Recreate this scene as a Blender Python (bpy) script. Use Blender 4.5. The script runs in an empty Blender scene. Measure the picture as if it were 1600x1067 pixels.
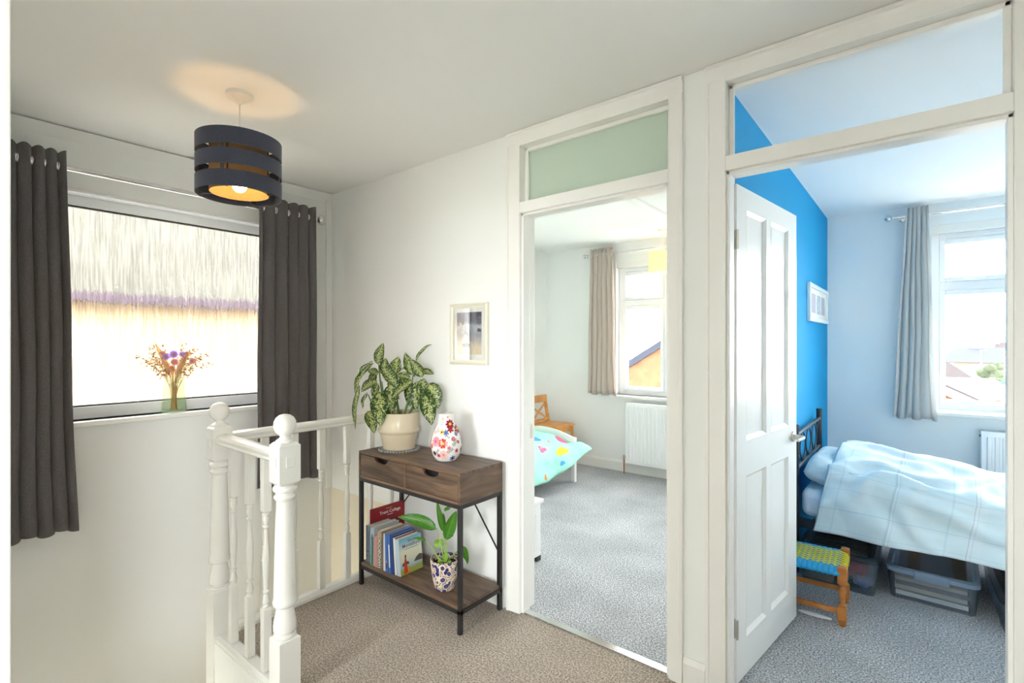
import bpy, bmesh, math, random
from mathutils import Vector, Matrix, noise
random.seed(7)
PI = math.pi
scene = bpy.context.scene
COL = scene.collection

# ------------------------------------------------------------------ camera, sky, exposure
cam_d = bpy.data.cameras.new('camera')
cam_d.sensor_width = 36.0
cam_d.lens = 786.7 / 1600 * 36.0
cam_d.shift_y = 2.5 / 1600
cam_d.clip_start = 0.02
cam_d.clip_end = 500
cam = bpy.data.objects.new('camera', cam_d)
COL.objects.link(cam)
YAW = math.radians(39.04)
cam.location = (0, 0, 1.345)
cam.rotation_euler = (PI / 2, 0, YAW)
scene.camera = cam

world = bpy.data.worlds.new('overcast_sky')
scene.world = world
world.use_nodes = True
bg = world.node_tree.nodes['Background']
bg.inputs[0].default_value = (0.94, 0.98, 1.0, 1)
bg.inputs[1].default_value = 31.0

def portal(name, loc, rot, sx, sy):
    l = bpy.data.lights.new(name, 'AREA'); l.shape = 'RECTANGLE'; l.size = sx; l.size_y = sy
    l.cycles.is_portal = True
    o = bpy.data.objects.new(name, l); o.location = loc; o.rotation_euler = rot
    COL.objects.link(o)
portal('daylight_portal_bedroom', (-1.75, 5.12, 1.5), (-PI / 2, 0, 0), 1.5, 1.4)
portal('daylight_portal_blue_bedroom', (0.87, 5.27, 1.5), (-PI / 2, 0, 0), 1.6, 1.4)
portal('daylight_portal_behind', (-1.325, -2.76, 1.525), (PI / 2, 0, 0), 0.85, 1.15)
portal('daylight_portal_side', (1.71, -2.0, 1.475), (PI / 2, 0, PI / 2), 1.0, 1.45)

portal('daylight_portal_downstairs', (-2.7, -2.81, -1.5), (PI / 2, 0, 0), 1.0, 2.0)
scene.view_settings.view_transform = 'Standard'
scene.view_settings.look = 'None'
scene.view_settings.exposure = 0.12
scene.view_settings.gamma = 1.0
scene.view_settings.use_curve_mapping = False
cy = scene.cycles
cy.use_denoising = True
cy.max_bounces = 14
cy.diffuse_bounces = 7
cy.glossy_bounces = 5
cy.transmission_bounces = 10
cy.transparent_max_bounces = 24
cy.sample_clamp_indirect = 12

# ------------------------------------------------------------------ materials
def lin(c):
    def f(v):
        v /= 255.0
        return v / 12.92 if v <= 0.04045 else ((v + 0.055) / 1.055) ** 2.4
    return (f(c[0]), f(c[1]), f(c[2]), 1)

MATS = {}
def pmat(name, rgb, rough=0.5, metal=0.0, bump=None, var=None, spec=0.5, **kw):
    """rgb in sRGB 0-255. bump=(scale, strength, distance); var=(scale, rgb2, detail)."""
    m = bpy.data.materials.new(name); m.use_nodes = True
    nt = m.node_tree; N = nt.nodes; b = N['Principled BSDF']
    b.inputs['Base Color'].default_value = lin(rgb)
    b.inputs['Roughness'].default_value = rough
    b.inputs['Metallic'].default_value = metal
    b.inputs['Specular IOR Level'].default_value = spec
    for k, v in kw.items():
        b.inputs[k.replace('_', ' ')].default_value = v
    tc = N.new('ShaderNodeTexCoord')
    if var:
        n = N.new('ShaderNodeTexNoise'); n.inputs['Scale'].default_value = var[0]
        n.inputs['Detail'].default_value = var[2] if len(var) > 2 else 3
        nt.links.new(tc.outputs['Object'], n.inputs['Vector'])
        r = N.new('ShaderNodeValToRGB')
        r.color_ramp.elements[0].position = 0.35; r.color_ramp.elements[1].position = 0.65
        r.color_ramp.elements[0].color = lin(rgb); r.color_ramp.elements[1].color = lin(var[1])
        nt.links.new(n.outputs['Fac'], r.inputs[0])
        nt.links.new(r.outputs[0], b.inputs['Base Color'])
    if bump:
        n2 = N.new('ShaderNodeTexNoise'); n2.inputs['Scale'].default_value = bump[0]
        n2.inputs['Detail'].default_value = 3
        nt.links.new(tc.outputs['Object'], n2.inputs['Vector'])
        bp = N.new('ShaderNodeBump'); bp.inputs['Strength'].default_value = bump[1]
        bp.inputs['Distance'].default_value = bump[2] if len(bump) > 2 else 0.002
        nt.links.new(n2.outputs['Fac'], bp.inputs['Height'])
        nt.links.new(bp.outputs[0], b.inputs['Normal'])
    MATS[name] = m
    return m

def nodemat(name):
    m = bpy.data.materials.new(name); m.use_nodes = True
    MATS[name] = m
    return m, m.node_tree, m.node_tree.nodes, m.node_tree.nodes['Principled BSDF']

pmat('landing_paint', (239, 240, 238), 0.85, bump=(60, 0.05), spec=0.25)
pmat('stair_cream', (230, 221, 202), 0.85, bump=(60, 0.05), spec=0.25)
pmat('landing_ceiling_paint', (239, 240, 238), 0.9, bump=(40, 0.05), spec=0.2)
pmat('white_room_paint', (241, 242, 240), 0.85, bump=(60, 0.05), spec=0.25)
pmat('white_ceiling_paint', (242, 242, 241), 0.9, spec=0.2)
pmat('pale_blue_paint', (238, 243, 244), 0.85, bump=(60, 0.05), spec=0.25)
pmat('blue_paint', (12, 148, 204), 0.75, bump=(60, 0.05), spec=0.2)
pmat('gloss_white', (240, 239, 235), 0.28, bump=(25, 0.06), spec=0.5)
pmat('newel_white', (241, 240, 235), 0.25, bump=(35, 0.05))
pmat('upvc_white', (244, 246, 248), 0.25)
pmat('dark_seal', (58, 58, 60), 0.6)
pmat('brick', (206, 150, 110), 0.9, var=(9, (188, 128, 92)))
pmat('chrome', (225, 225, 225), 0.12, 1.0)
pmat('satin_nickel', (205, 200, 190), 0.3, 1.0)
pmat('black_metal', (33, 32, 32), 0.45, bump=(200, 0.05))
pmat('bed_metal', (60, 64, 70), 0.35, 0.6)
pmat('copper', (190, 135, 95), 0.3, 1.0)
pmat('cream_frame', (226, 224, 206), 0.4)
pmat('paper_white', (240, 240, 236), 0.7)
pmat('pine', (224, 164, 92), 0.4, var=(14, (204, 140, 70)))
pmat('turned_wood', (193, 125, 62), 0.35, var=(18, (170, 102, 46)))
pmat('soil', (46, 36, 28), 0.95, bump=(120, 1.0, 0.01))
pmat('stem_green', (92, 122, 58), 0.5)
pmat('lily_stem', (150, 178, 92), 0.5)
pmat('cardboard', (150, 138, 124), 0.8)
pmat('radiator_white', (243, 244, 244), 0.3)
pmat('white_flex', (235, 232, 225), 0.4)
pmat('plain_blue_cord', (24, 150, 205), 0.5, bump=(300, 0.3))
pmat('yellow_cord', (224, 212, 34), 0.5, bump=(300, 0.3))
pmat('dark_grey_print', (60, 60, 66), 0.5)
pmat('white_print', (242, 238, 230), 0.5)
pmat('brown_print', (120, 66, 50), 0.5)

def carpet(name, c1, c2, c3, big):
    m, nt, N, b = nodemat(name)
    b.inputs['Roughness'].default_value = 1.0
    b.inputs['Specular IOR Level'].default_value = 0.05
    b.inputs['Sheen Weight'].default_value = 0.25
    tc = N.new('ShaderNodeTexCoord')
    n1 = N.new('ShaderNodeTexNoise'); n1.inputs['Scale'].default_value = 135; n1.inputs['Detail'].default_value = 4
    n1.inputs['Roughness'].default_value = 0.7
    nt.links.new(tc.outputs['Object'], n1.inputs['Vector'])
    r = N.new('ShaderNodeValToRGB'); cr = r.color_ramp
    cr.elements[0].position = 0.36; cr.elements[0].color = lin(c1)
    cr.elements[1].position = 0.64; cr.elements[1].color = lin(c3)
    e = cr.elements.new(0.5); e.color = lin(c2)
    nt.links.new(n1.outputs['Fac'], r.inputs[0])
    n2 = N.new('ShaderNodeTexNoise'); n2.inputs['Scale'].default_value = big; n2.inputs['Detail'].default_value = 5
    nt.links.new(tc.outputs['Object'], n2.inputs['Vector'])
    r2 = N.new('ShaderNodeMapRange'); r2.inputs[1].default_value = 0.3; r2.inputs[2].default_value = 0.7
    r2.inputs[3].default_value = 0.78; r2.inputs[4].default_value = 1.12
    nt.links.new(n2.outputs['Fac'], r2.inputs[0])
    mx = N.new('ShaderNodeVectorMath'); mx.operation = 'SCALE'
    nt.links.new(r.outputs[0], mx.inputs[0]); nt.links.new(r2.outputs[0], mx.inputs['Scale'])
    nt.links.new(mx.outputs[0], b.inputs['Base Color'])
    bp = N.new('ShaderNodeBump'); bp.inputs['Strength'].default_value = 0.8; bp.inputs['Distance'].default_value = 0.006
    nt.links.new(n1.outputs['Fac'], bp.inputs['Height']); nt.links.new(bp.outputs[0], b.inputs['Normal'])
carpet('beige_carpet', (94, 81, 69), (160, 145, 130), (212, 199, 186), 2.2)
carpet('grey_carpet', (76, 78, 82), (162, 164, 168), (240, 242, 245), 2.5)

def fabric(name, rgb, rgb2, scale=600, rough=0.9, sheen=0.2, transl=0.0):
    m, nt, N, b = nodemat(name)
    b.inputs['Roughness'].default_value = rough
    b.inputs['Sheen Weight'].default_value = sheen
    b.inputs['Specular IOR Level'].default_value = 0.15
    tc = N.new('ShaderNodeTexCoord')
    n1 = N.new('ShaderNodeTexNoise'); n1.inputs['Scale'].default_value = scale; n1.inputs['Detail'].default_value = 2
    nt.links.new(tc.outputs['Object'], n1.inputs['Vector'])
    r = N.new('ShaderNodeValToRGB')
    r.color_ramp.elements[0].position = 0.35; r.color_ramp.elements[0].color = lin(rgb)
    r.color_ramp.elements[1].position = 0.65; r.color_ramp.elements[1].color = lin(rgb2)
    nt.links.new(n1.outputs['Fac'], r.inputs[0]); nt.links.new(r.outputs[0], b.inputs['Base Color'])
    bp = N.new('ShaderNodeBump'); bp.inputs['Strength'].default_value = 0.25; bp.inputs['Distance'].default_value = 0.001
    nt.links.new(n1.outputs['Fac'], bp.inputs['Height']); nt.links.new(bp.outputs[0], b.inputs['Normal'])
    if transl > 0:
        t = N.new('ShaderNodeBsdfTranslucent'); t.inputs[0].default_value = lin(rgb2)
        mix = N.new('ShaderNodeMixShader'); mix.inputs[0].default_value = transl
        out = N['Material Output']
        nt.links.new(b.outputs[0], mix.inputs[1]); nt.links.new(t.outputs[0], mix.inputs[2])
        nt.links.new(mix.outputs[0], out.inputs[0])
    return m
fabric('charcoal_curtain', (84, 81, 82), (108, 105, 106), 350)
fabric('taupe_curtain', (208, 196, 186), (224, 213, 204), 400, transl=0.35)
fabric('grey_curtain', (210, 210, 210), (226, 226, 224), 350, transl=0.42)
fabric('navy_shade', (58, 62, 76), (78, 82, 96), 400)
fabric('mesh_shade', (112, 100, 80), (150, 136, 110), 350, transl=0.35)
fabric('yellow_shade', (248, 236, 200), (252, 242, 212), 300, transl=0.4)
fabric('white_sheet', (230, 236, 245), (240, 244, 250), 300)
fabric('pillow_cotton', (214, 234, 240), (230, 242, 245), 40)

def wood(name, c1, c2, axis=0, rough=0.45):
    m, nt, N, b = nodemat(name)
    tc = N.new('ShaderNodeTexCoord'); mp = N.new('ShaderNodeMapping')
    sc = [14, 14, 14]; sc[axis] = 1.6
    mp.inputs['Scale'].default_value = sc
    nt.links.new(tc.outputs['Object'], mp.inputs[0])
    n1 = N.new('ShaderNodeTexNoise'); n1.inputs['Scale'].default_value = 2.2; n1.inputs['Detail'].default_value = 8
    n1.inputs['Distortion'].default_value = 0.8
    nt.links.new(mp.outputs[0], n1.inputs['Vector'])
    r = N.new('ShaderNodeValToRGB')
    r.color_ramp.elements[0].position = 0.3; r.color_ramp.elements[0].color = lin(c1)
    r.color_ramp.elements[1].position = 0.72; r.color_ramp.elements[1].color = lin(c2)
    nt.links.new(n1.outputs['Fac'], r.inputs[0]); nt.links.new(r.outputs[0], b.inputs['Base Color'])
    b.inputs['Roughness'].default_value = rough
    bp = N.new('ShaderNodeBump'); bp.inputs['Strength'].default_value = 0.1; bp.inputs['Distance'].default_value = 0.001
    nt.links.new(n1.outputs['Fac'], bp.inputs['Height']); nt.links.new(bp.outputs[0], b.inputs['Normal'])
wood('rustic_wood', (58, 43, 34), (128, 101, 78))
wood('rustic_wood_side', (58, 43, 34), (124, 98, 76), 1)
wood('rustic_edge', (96, 72, 54), (134, 106, 84))

def thin_glass(name, tint=(255, 255, 255), refl=0.5, rough=0.02, body=None, bodyfac=0.0):
    m, nt, N, b = nodemat(name)
    N.remove(b)
    out = N['Material Output']
    t = N.new('ShaderNodeBsdfTransparent'); t.inputs[0].default_value = lin(tint)
    g = N.new('ShaderNodeBsdfGlossy'); g.inputs['Roughness'].default_value = rough
    fr = N.new('ShaderNodeFresnel'); fr.inputs[0].default_value = 1.45
    mu = N.new('ShaderNodeMath'); mu.operation = 'MULTIPLY'; mu.inputs[1].default_value = refl
    nt.links.new(fr.outputs[0], mu.inputs[0])
    mix = N.new('ShaderNodeMixShader')
    nt.links.new(mu.outputs[0], mix.inputs[0]); nt.links.new(g.outputs[0], mix.inputs[2])
    src = t
    if body:
        d = N.new('ShaderNodeBsdfDiffuse'); d.inputs[0].default_value = lin(body)
        m2 = N.new('ShaderNodeMixShader'); m2.inputs[0].default_value = bodyfac
        nt.links.new(t.outputs[0], m2.inputs[1]); nt.links.new(d.outputs[0], m2.inputs[2])
        src = m2
    nt.links.new(src.outputs[0], mix.inputs[1])
    nt.links.new(mix.outputs[0], out.inputs[0])
thin_glass('clear_glass')
thin_glass('picture_glass', refl=0.5)
thin_glass('vase_glass', (248, 253, 245), 0.5)
thin_glass('clear_plastic', (238, 242, 246), 0.45, 0.15, (196, 206, 216), 0.06)
thin_glass('lid_plastic', (196, 212, 230), 1.0, 0.2, (150, 172, 196), 0.55)
thin_glass('smoky_plastic', (150, 152, 158), 1.0, 0.12, (70, 74, 80), 0.35)
thin_glass('crystal', (240, 242, 244), 1.0, 0.05, (235, 238, 240), 0.35)

def rain_glass():
    m, nt, N, b = nodemat('rain_glass')
    N.remove(b); out = N['Material Output']
    tc = N.new('ShaderNodeTexCoord'); mp = N.new('ShaderNodeMapping')
    mp.inputs['Scale'].default_value = (60, 95, 4.0)
    nt.links.new(tc.outputs['Object'], mp.inputs[0])
    n = N.new('ShaderNodeTexNoise'); n.inputs['Scale'].default_value = 1.0; n.inputs['Detail'].default_value = 3.0
    n.inputs['Distortion'].default_value = 0.3
    nt.links.new(mp.outputs[0], n.inputs['Vector'])
    bp = N.new('ShaderNodeBump'); bp.inputs['Strength'].default_value = 1.0; bp.inputs['Distance'].default_value = 0.008
    nt.links.new(n.outputs['Fac'], bp.inputs['Height'])
    g = N.new('ShaderNodeBsdfGlass'); g.inputs['IOR'].default_value = 1.3; g.inputs['Roughness'].default_value = 0.05
    g.inputs[0].default_value = (1, 1, 1, 1)
    nt.links.new(bp.outputs[0], g.inputs['Normal'])
    mp2 = N.new('ShaderNodeMapping'); mp2.inputs['Scale'].default_value = (60, 130, 7.0)
    nt.links.new(tc.outputs['Object'], mp2.inputs[0])
    n2 = N.new('ShaderNodeTexNoise'); n2.inputs['Scale'].default_value = 1.0; n2.inputs['Detail'].default_value = 4.0
    nt.links.new(mp2.outputs[0], n2.inputs['Vector'])
    rr = N.new('ShaderNodeMapRange'); rr.inputs[1].default_value = 0.36; rr.inputs[2].default_value = 0.60; rr.inputs[3].default_value = 0.80; rr.inputs[4].default_value = 1.0
    nt.links.new(n2.outputs['Fac'], rr.inputs[0]); nt.links.new(rr.outputs[0], g.inputs[0])
    nt.links.new(g.outputs[0], out.inputs[0])
rain_glass()
def frosted():
    m, nt, N, b = nodemat('frosted_glass')
    N.remove(b); out = N['Material Output']
    t = N.new('ShaderNodeBsdfTranslucent'); t.inputs[0].default_value = lin((232, 240, 232))
    d = N.new('ShaderNodeBsdfDiffuse'); d.inputs[0].default_value = lin((208, 220, 208))
    g = N.new('ShaderNodeBsdfGlossy'); g.inputs['Roughness'].default_value = 0.35
    m1 = N.new('ShaderNodeMixShader'); m1.inputs[0].default_value = 0.5
    m2 = N.new('ShaderNodeMixShader'); m2.inputs[0].default_value = 0.04
    nt.links.new(t.outputs[0], m1.inputs[1]); nt.links.new(d.outputs[0], m1.inputs[2])
    nt.links.new(m1.outputs[0], m2.inputs[1]); nt.links.new(g.outputs[0], m2.inputs[2])
    nt.links.new(m2.outputs[0], out.inputs[0])
frosted()
def emit(name, rgb, s):
    m, nt, N, b = nodemat(name)
    N.remove(b)
    e = N.new('ShaderNodeEmission'); e.inputs[0].default_value = lin(rgb); e.inputs[1].default_value = s
    nt.links.new(e.outputs[0], N['Material Output'].inputs[0])
emit('warm_bulb', (255, 196, 112), 80)
emit('warm_bulb_small', (255, 214, 140), 60)

def leafmat(name, dark, light, thr, vein):
    m, nt, N, b = nodemat(name)
    b.inputs['Roughness'].default_value = 0.35
    uv = N.new('ShaderNodeUVMap'); uv.uv_map = 'UVMap'
    sep = N.new('ShaderNodeSeparateXYZ'); nt.links.new(uv.outputs[0], sep.inputs[0])
    a = N.new('ShaderNodeMath'); a.operation = 'SUBTRACT'; a.inputs[1].default_value = 0.5
    nt.links.new(sep.outputs[0], a.inputs[0])
    ab = N.new('ShaderNodeMath'); ab.operation = 'ABSOLUTE'; nt.links.new(a.outputs[0], ab.inputs[0])
    # noise stretched along the side veins
    mp = N.new('ShaderNodeMapping'); mp.inputs['Scale'].default_value = (9, 26, 1)
    sk = N.new('ShaderNodeCombineXYZ')
    ad = N.new('ShaderNodeMath'); ad.operation = 'MULTIPLY_ADD'; ad.inputs[1].default_value = -0.35
    nt.links.new(ab.outputs[0], ad.inputs[0]); nt.links.new(sep.outputs[1], ad.inputs[2])
    oi = N.new('ShaderNodeObjectInfo')
    nt.links.new(sep.outputs[0], sk.inputs[0]); nt.links.new(ad.outputs[0], sk.inputs[1])
    sc = N.new('ShaderNodeMath'); sc.operation = 'MULTIPLY'; sc.inputs[1].default_value = 50
    nt.links.new(oi.outputs['Random'], sc.inputs[0]); nt.links.new(sc.outputs[0], sk.inputs[2])
    nt.links.new(sk.outputs[0], mp.inputs[0])
    n = N.new('ShaderNodeTexNoise'); n.inputs['Scale'].default_value = 1; n.inputs['Detail'].default_value = 4
    nt.links.new(mp.outputs[0], n.inputs['Vector'])
    # less variegation towards the margin
    md = N.new('ShaderNodeMath'); md.operation = 'MULTIPLY_ADD'; md.inputs[1].default_value = -0.34
    nt.links.new(ab.outputs[0], md.inputs[0]); nt.links.new(n.outputs['Fac'], md.inputs[2])
    r = N.new('ShaderNodeValToRGB')
    r.color_ramp.elements[0].position = thr - 0.02; r.color_ramp.elements[0].color = lin(dark)
    r.color_ramp.elements[1].position = thr + 0.06; r.color_ramp.elements[1].color = lin(light)
    nt.links.new(md.outputs[0], r.inputs[0])
    lt = N.new('ShaderNodeMath'); lt.operation = 'LESS_THAN'; lt.inputs[1].default_value = 0.025
    nt.links.new(ab.outputs[0], lt.inputs[0])
    mx = N.new('ShaderNodeMixRGB'); mx.inputs[2].default_value = lin(vein)
    nt.links.new(lt.outputs[0], mx.inputs[0]); nt.links.new(r.outputs[0], mx.inputs[1])
    nt.links.new(mx.outputs[0], b.inputs['Base Color'])
    t = N.new('ShaderNodeBsdfTranslucent'); nt.links.new(mx.outputs[0], t.inputs[0])
    mix = N.new('ShaderNodeMixShader'); mix.inputs[0].default_value = 0.25
    nt.links.new(b.outputs[0], mix.inputs[1]); nt.links.new(t.outputs[0], mix.inputs[2])
    nt.links.new(mix.outputs[0], N['Material Output'].inputs[0])
leafmat('variegated_leaf', (38, 74, 22), (204, 212, 140), 0.44, (150, 170, 90))
leafmat('glossy_leaf', (62, 118, 30), (78, 136, 40), 0.42, (110, 160, 60))
leafmat('pale_leaf', (128, 168, 60), (150, 186, 80), 0.42, (170, 196, 100))

# ------------------------------------------------------------------ mesh helpers
class MB:
    def __init__(self):
        self.v = []; self.f = []; self.mi = []; self.uv = {}; self.cur = 0
    def add(self, vs, fs, uvs=None):
        o = len(self.v)
        self.v += [tuple(p) for p in vs]
        for k, f in enumerate(fs):
            self.f.append(tuple(i + o for i in f)); self.mi.append(self.cur)
            if uvs: self.uv[len(self.f) - 1] = [uvs[i] for i in f]
        return self
    def box(self, x0, x1, y0, y1, z0, z1):
        vs = [(x, y, z) for z in (z0, z1) for y in (y0, y1) for x in (x0, x1)]
        return self.add(vs, [(0, 2, 3, 1), (4, 5, 7, 6), (0, 1, 5, 4), (2, 6, 7, 3), (0, 4, 6, 2), (1, 3, 7, 5)])
    def obox(self, p0, p1, w, h, up=(0, 0, 1)):
        """bar of section w x h from p0 to p1"""
        p0 = Vector(p0); p1 = Vector(p1); t = (p1 - p0).normalized(); u = Vector(up)
        s = t.cross(u)
        if s.length < 1e-4: s = t.cross(Vector((0, 1, 0)))
        s.normalize(); u = s.cross(t)
        vs = []
        for p in (p0, p1):
            for a, b in ((-1, -1), (1, -1), (1, 1), (-1, 1)):
                vs.append(p + s * (a * w / 2) + u * (b * h / 2))
        return self.add(vs, [(3, 2, 1, 0), (4, 5, 6, 7), (0, 1, 5, 4), (1, 2, 6, 5), (2, 3, 7, 6), (3, 0, 4, 7)])
    def prism(self, pts, axis, a0, a1):
        """pts 2D polygon; extruded along axis ('x': pts=(y,z), 'y': (x,z), 'z': (x,y))"""
        n = len(pts)
        def mk(p, a): return {'x': (a, p[0], p[1]), 'y': (p[0], a, p[1]), 'z': (p[0], p[1], a)}[axis]
        vs = [mk(p, a0) for p in pts] + [mk(p, a1) for p in pts]
        fs = [tuple(range(n))[::-1], tuple(range(n, 2 * n))]
        fs += [(i, (i + 1) % n, (i + 1) % n + n, i + n) for i in range(n)]
        return self.add(vs, fs)
    def lathe(self, prof, c=(0, 0, 0), n=24, cap=True, axis='z'):
        vs = []; fs = []
        for r, z in prof:
            for k in range(n):
                a = 2 * PI * k / n
                q = (r * math.cos(a), r * math.sin(a), z)
                if axis == 'x': q = (q[2], q[0], q[1])
                if axis == 'y': q = (q[0], q[2], q[1])
                vs.append((c[0] + q[0], c[1] + q[1], c[2] + q[2]))
        m = len(prof)
        for i in range(m - 1):
            for k in range(n):
                fs.append((i * n + k, i * n + (k + 1) % n, (i + 1) * n + (k + 1) % n, (i + 1) * n + k))
        if cap:
            if prof[0][0] > 1e-5: fs.append(tuple(range(n))[::-1])
            if prof[-1][0] > 1e-5: fs.append(tuple((m - 1) * n + k for k in range(n)))
        return self.add(vs, fs)
    def tube(self, pts, r, n=8, closed=False):
        pts = [Vector(p) for p in pts]; m = len(pts); vs = []; fs = []
        rr = r if isinstance(r, (list, tuple)) else [r] * m
        prev = None
        for i, p in enumerate(pts):
            if closed: t = pts[(i + 1) % m] - pts[i - 1]
            else: t = pts[min(i + 1, m - 1)] - pts[max(i - 1, 0)]
            t.normalize()
            if prev is None:
                s = t.cross(Vector((0, 0, 1)))
                if s.length < 1e-3: s = t.cross(Vector((0, 1, 0)))
            else:
                s = prev - t * prev.dot(t)
            s.normalize(); prev = s; u = t.cross(s)
            for k in range(n):
                a = 2 * PI * k / n
                vs.append(p + (s * math.cos(a) + u * math.sin(a)) * rr[i])
        for i in range(m if closed else m - 1):
            j = (i + 1) % m
            for k in range(n):
                fs.append((i * n + k, i * n + (k + 1) % n, j * n + (k + 1) % n, j * n + k))
        if not closed:
            fs.append(tuple(range(n))[::-1]); fs.append(tuple((m - 1) * n + k for k in range(n)))
        return self.add(vs, fs)
    def sphere(self, c, r, n=16, m=10, sz=1.0):
        prof = [(r * math.sin(PI * i / m), -r * sz * math.cos(PI * i / m)) for i in range(m + 1)]
        prof[0] = (1e-6, prof[0][1]); prof[-1] = (1e-6, prof[-1][1])
        return self.lathe(prof, c, n, cap=False)
    def grid(self, fn, nu, nv, flip=False):
        vs = []; fs = []; uvs = []
        for j in range(nv + 1):
            for i in range(nu + 1):
                u = i / nu; v = j / nv
                vs.append(fn(u, v)); uvs.append((u, v))
        for j in range(nv):
            for i in range(nu):
                a = j * (nu + 1) + i
                f = (a, a + 1, a + nu + 2, a + nu + 1)
                fs.append(f[::-1] if flip else f)
        return self.add(vs, fs, uvs)
    def build(self, name, mat, parent=None, smooth=False, bevel=0.0, solid=0.0, loc=None, rot=None, weld=False):
        me = bpy.data.meshes.new(name)
        me.from_pydata(self.v, [], self.f)
        mats = mat if isinstance(mat, (list, tuple)) else [mat]
        for mm in mats: me.materials.append(MATS[mm])
        if len(mats) > 1: me.polygons.foreach_set('material_index', self.mi)
        if self.uv:
            ul = me.uv_layers.new(name='UVMap')
            for fi, us in self.uv.items():
                p = me.polygons[fi]
                for k, li in enumerate(p.loop_indices): ul.data[li].uv = us[k]
        bm = bmesh.new(); bm.from_mesh(me)
        if weld: bmesh.ops.remove_doubles(bm, verts=bm.verts, dist=1e-5)
        if not self.uv: bmesh.ops.recalc_face_normals(bm, faces=bm.faces)
        bm.to_mesh(me); bm.free()
        if smooth:
            me.polygons.foreach_set('use_smooth', [True] * len(me.polygons))
            if smooth != 'all':
                me.set_sharp_from_angle(angle=math.radians(40 if smooth is True else smooth))
        me.update()
        o = bpy.data.objects.new(name, me); COL.objects.link(o)
        if solid:
            md = o.modifiers.new('thickness', 'SOLIDIFY'); md.thickness = solid; md.offset = 0
        if bevel:
            md = o.modifiers.new('bevel', 'BEVEL'); md.width = bevel; md.segments = 2
            md.limit_method = 'ANGLE'; md.angle_limit = math.radians(40)
            md.harden_normals = False
        if parent: o.parent = parent
        if loc: o.location = loc
        if rot: o.rotation_euler = rot
        return o

def tag(o, label=None, cat=None, group=None, kind=None):
    if label: o['label'] = label
    if cat: o['category'] = cat
    if group: o['group'] = group
    if kind: o['kind'] = kind
    return o
def thing(name, label, cat, loc=(0, 0, 0), rz=0, group=None, kind=None):
    o = bpy.data.objects.new(name, None); o.empty_display_size = 0.05
    COL.objects.link(o); o.location = loc; o.rotation_euler = (0, 0, rz)
    return tag(o, label, cat, group, kind)
def copyob(o, parent, loc=None, rot=None):
    c = o.copy(); COL.objects.link(c); c.parent = parent
    if loc is not None: c.location = loc
    if rot is not None: c.rotation_euler = rot
    return c
def S(o, label, cat): return tag(o, label, cat, kind='structure')
def text_mesh(name, body, mat, size, parent, loc, rot, extrude=0.0, align='CENTER', sx=1.0):
    cu = bpy.data.curves.new(name, 'FONT'); cu.body = body; cu.size = size; cu.align_x = align; cu.align_y = 'CENTER'
    cu.extrude = extrude; cu.resolution_u = 3; cu.offset = size * 0.008
    t = bpy.data.objects.new(name, cu); COL.objects.link(t)
    dg = bpy.context.evaluated_depsgraph_get()
    me = bpy.data.meshes.new_from_object(t.evaluated_get(dg))
    bpy.data.objects.remove(t); bpy.data.curves.remove(cu)
    me.materials.clear(); me.materials.append(MATS[mat])
    o = bpy.data.objects.new(name, me); COL.objects.link(o)
    o.parent = parent; o.location = loc; o.rotation_euler = rot; o.scale = (sx, 1, 1)
    return o

# ------------------------------------------------------------------ the shell
H = 2.40
XW = -3.26            # window wall of the landing
YD, YB = 1.975, 2.075  # the wall with the two doorways
Y1, Y2 = 4.85, 5.00   # far walls of the bedrooms
# floors
S(MB().box(-2.47, 1.7, 0.98, 2.0, -0.22, 0).box(-1.86, 1.7, -2.7, 0.98, -0.22, 0).build('floor', 'beige_carpet'),
  'beige-brown carpet of the landing around the console table', 'floor')
S(MB().box(-3.45, -0.66, 2.0, 4.88, -0.22, 0).build('floor', 'grey_carpet'),
  'mottled grey carpet of the white bedroom with the small bed', 'floor')
S(MB().box(-0.66, 1.95, 2.0, 5.03, -0.22, 0).build('floor', 'grey_carpet'),
  'mottled grey carpet of the blue bedroom under stool and boxes', 'floor')
S(MB().box(-3.51, 1.7, -2.7, 2.0, -2.7, -2.6).build('floor', 'beige_carpet'),
  'hall floor at the foot of the stairwell', 'floor')
# ceilings
S(MB().box(-3.51, 1.75, -2.8, 2.02, H, H + 0.1).build('ceiling', 'landing_ceiling_paint'),
  'plain cream-white ceiling above the landing', 'ceiling')
S(MB().box(-3.51, -0.66, 2.02, 5.1, H, H + 0.1).build('ceiling', 'white_ceiling_paint'),
  'white ceiling of the bedroom seen through the narrower doorway', 'ceiling')
S(MB().box(-0.66, 2.0, 2.02, 5.25, H, H + 0.1).build('ceiling', 'white_ceiling_paint'),
  'white ceiling of the bedroom with the blue wall', 'ceiling')
# window wall of the landing, opening y .38..1.62, z .955..2.11
wy0, wy1, wz0, wz1 = 0.36, 1.64, 0.955, 2.11
m = MB().box(-3.51, XW, -0.05, wy0, -2.6, H).box(-3.51, XW, wy1, YB, -2.6, H).box(-3.51, XW, wy0, wy1, -2.6, wz0).box(-3.51, XW, wy0, wy1, wz1, H)
S(m.build('wall_left', 'landing_paint'), 'cream landing wall around the large frosted window', 'wall')
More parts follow.
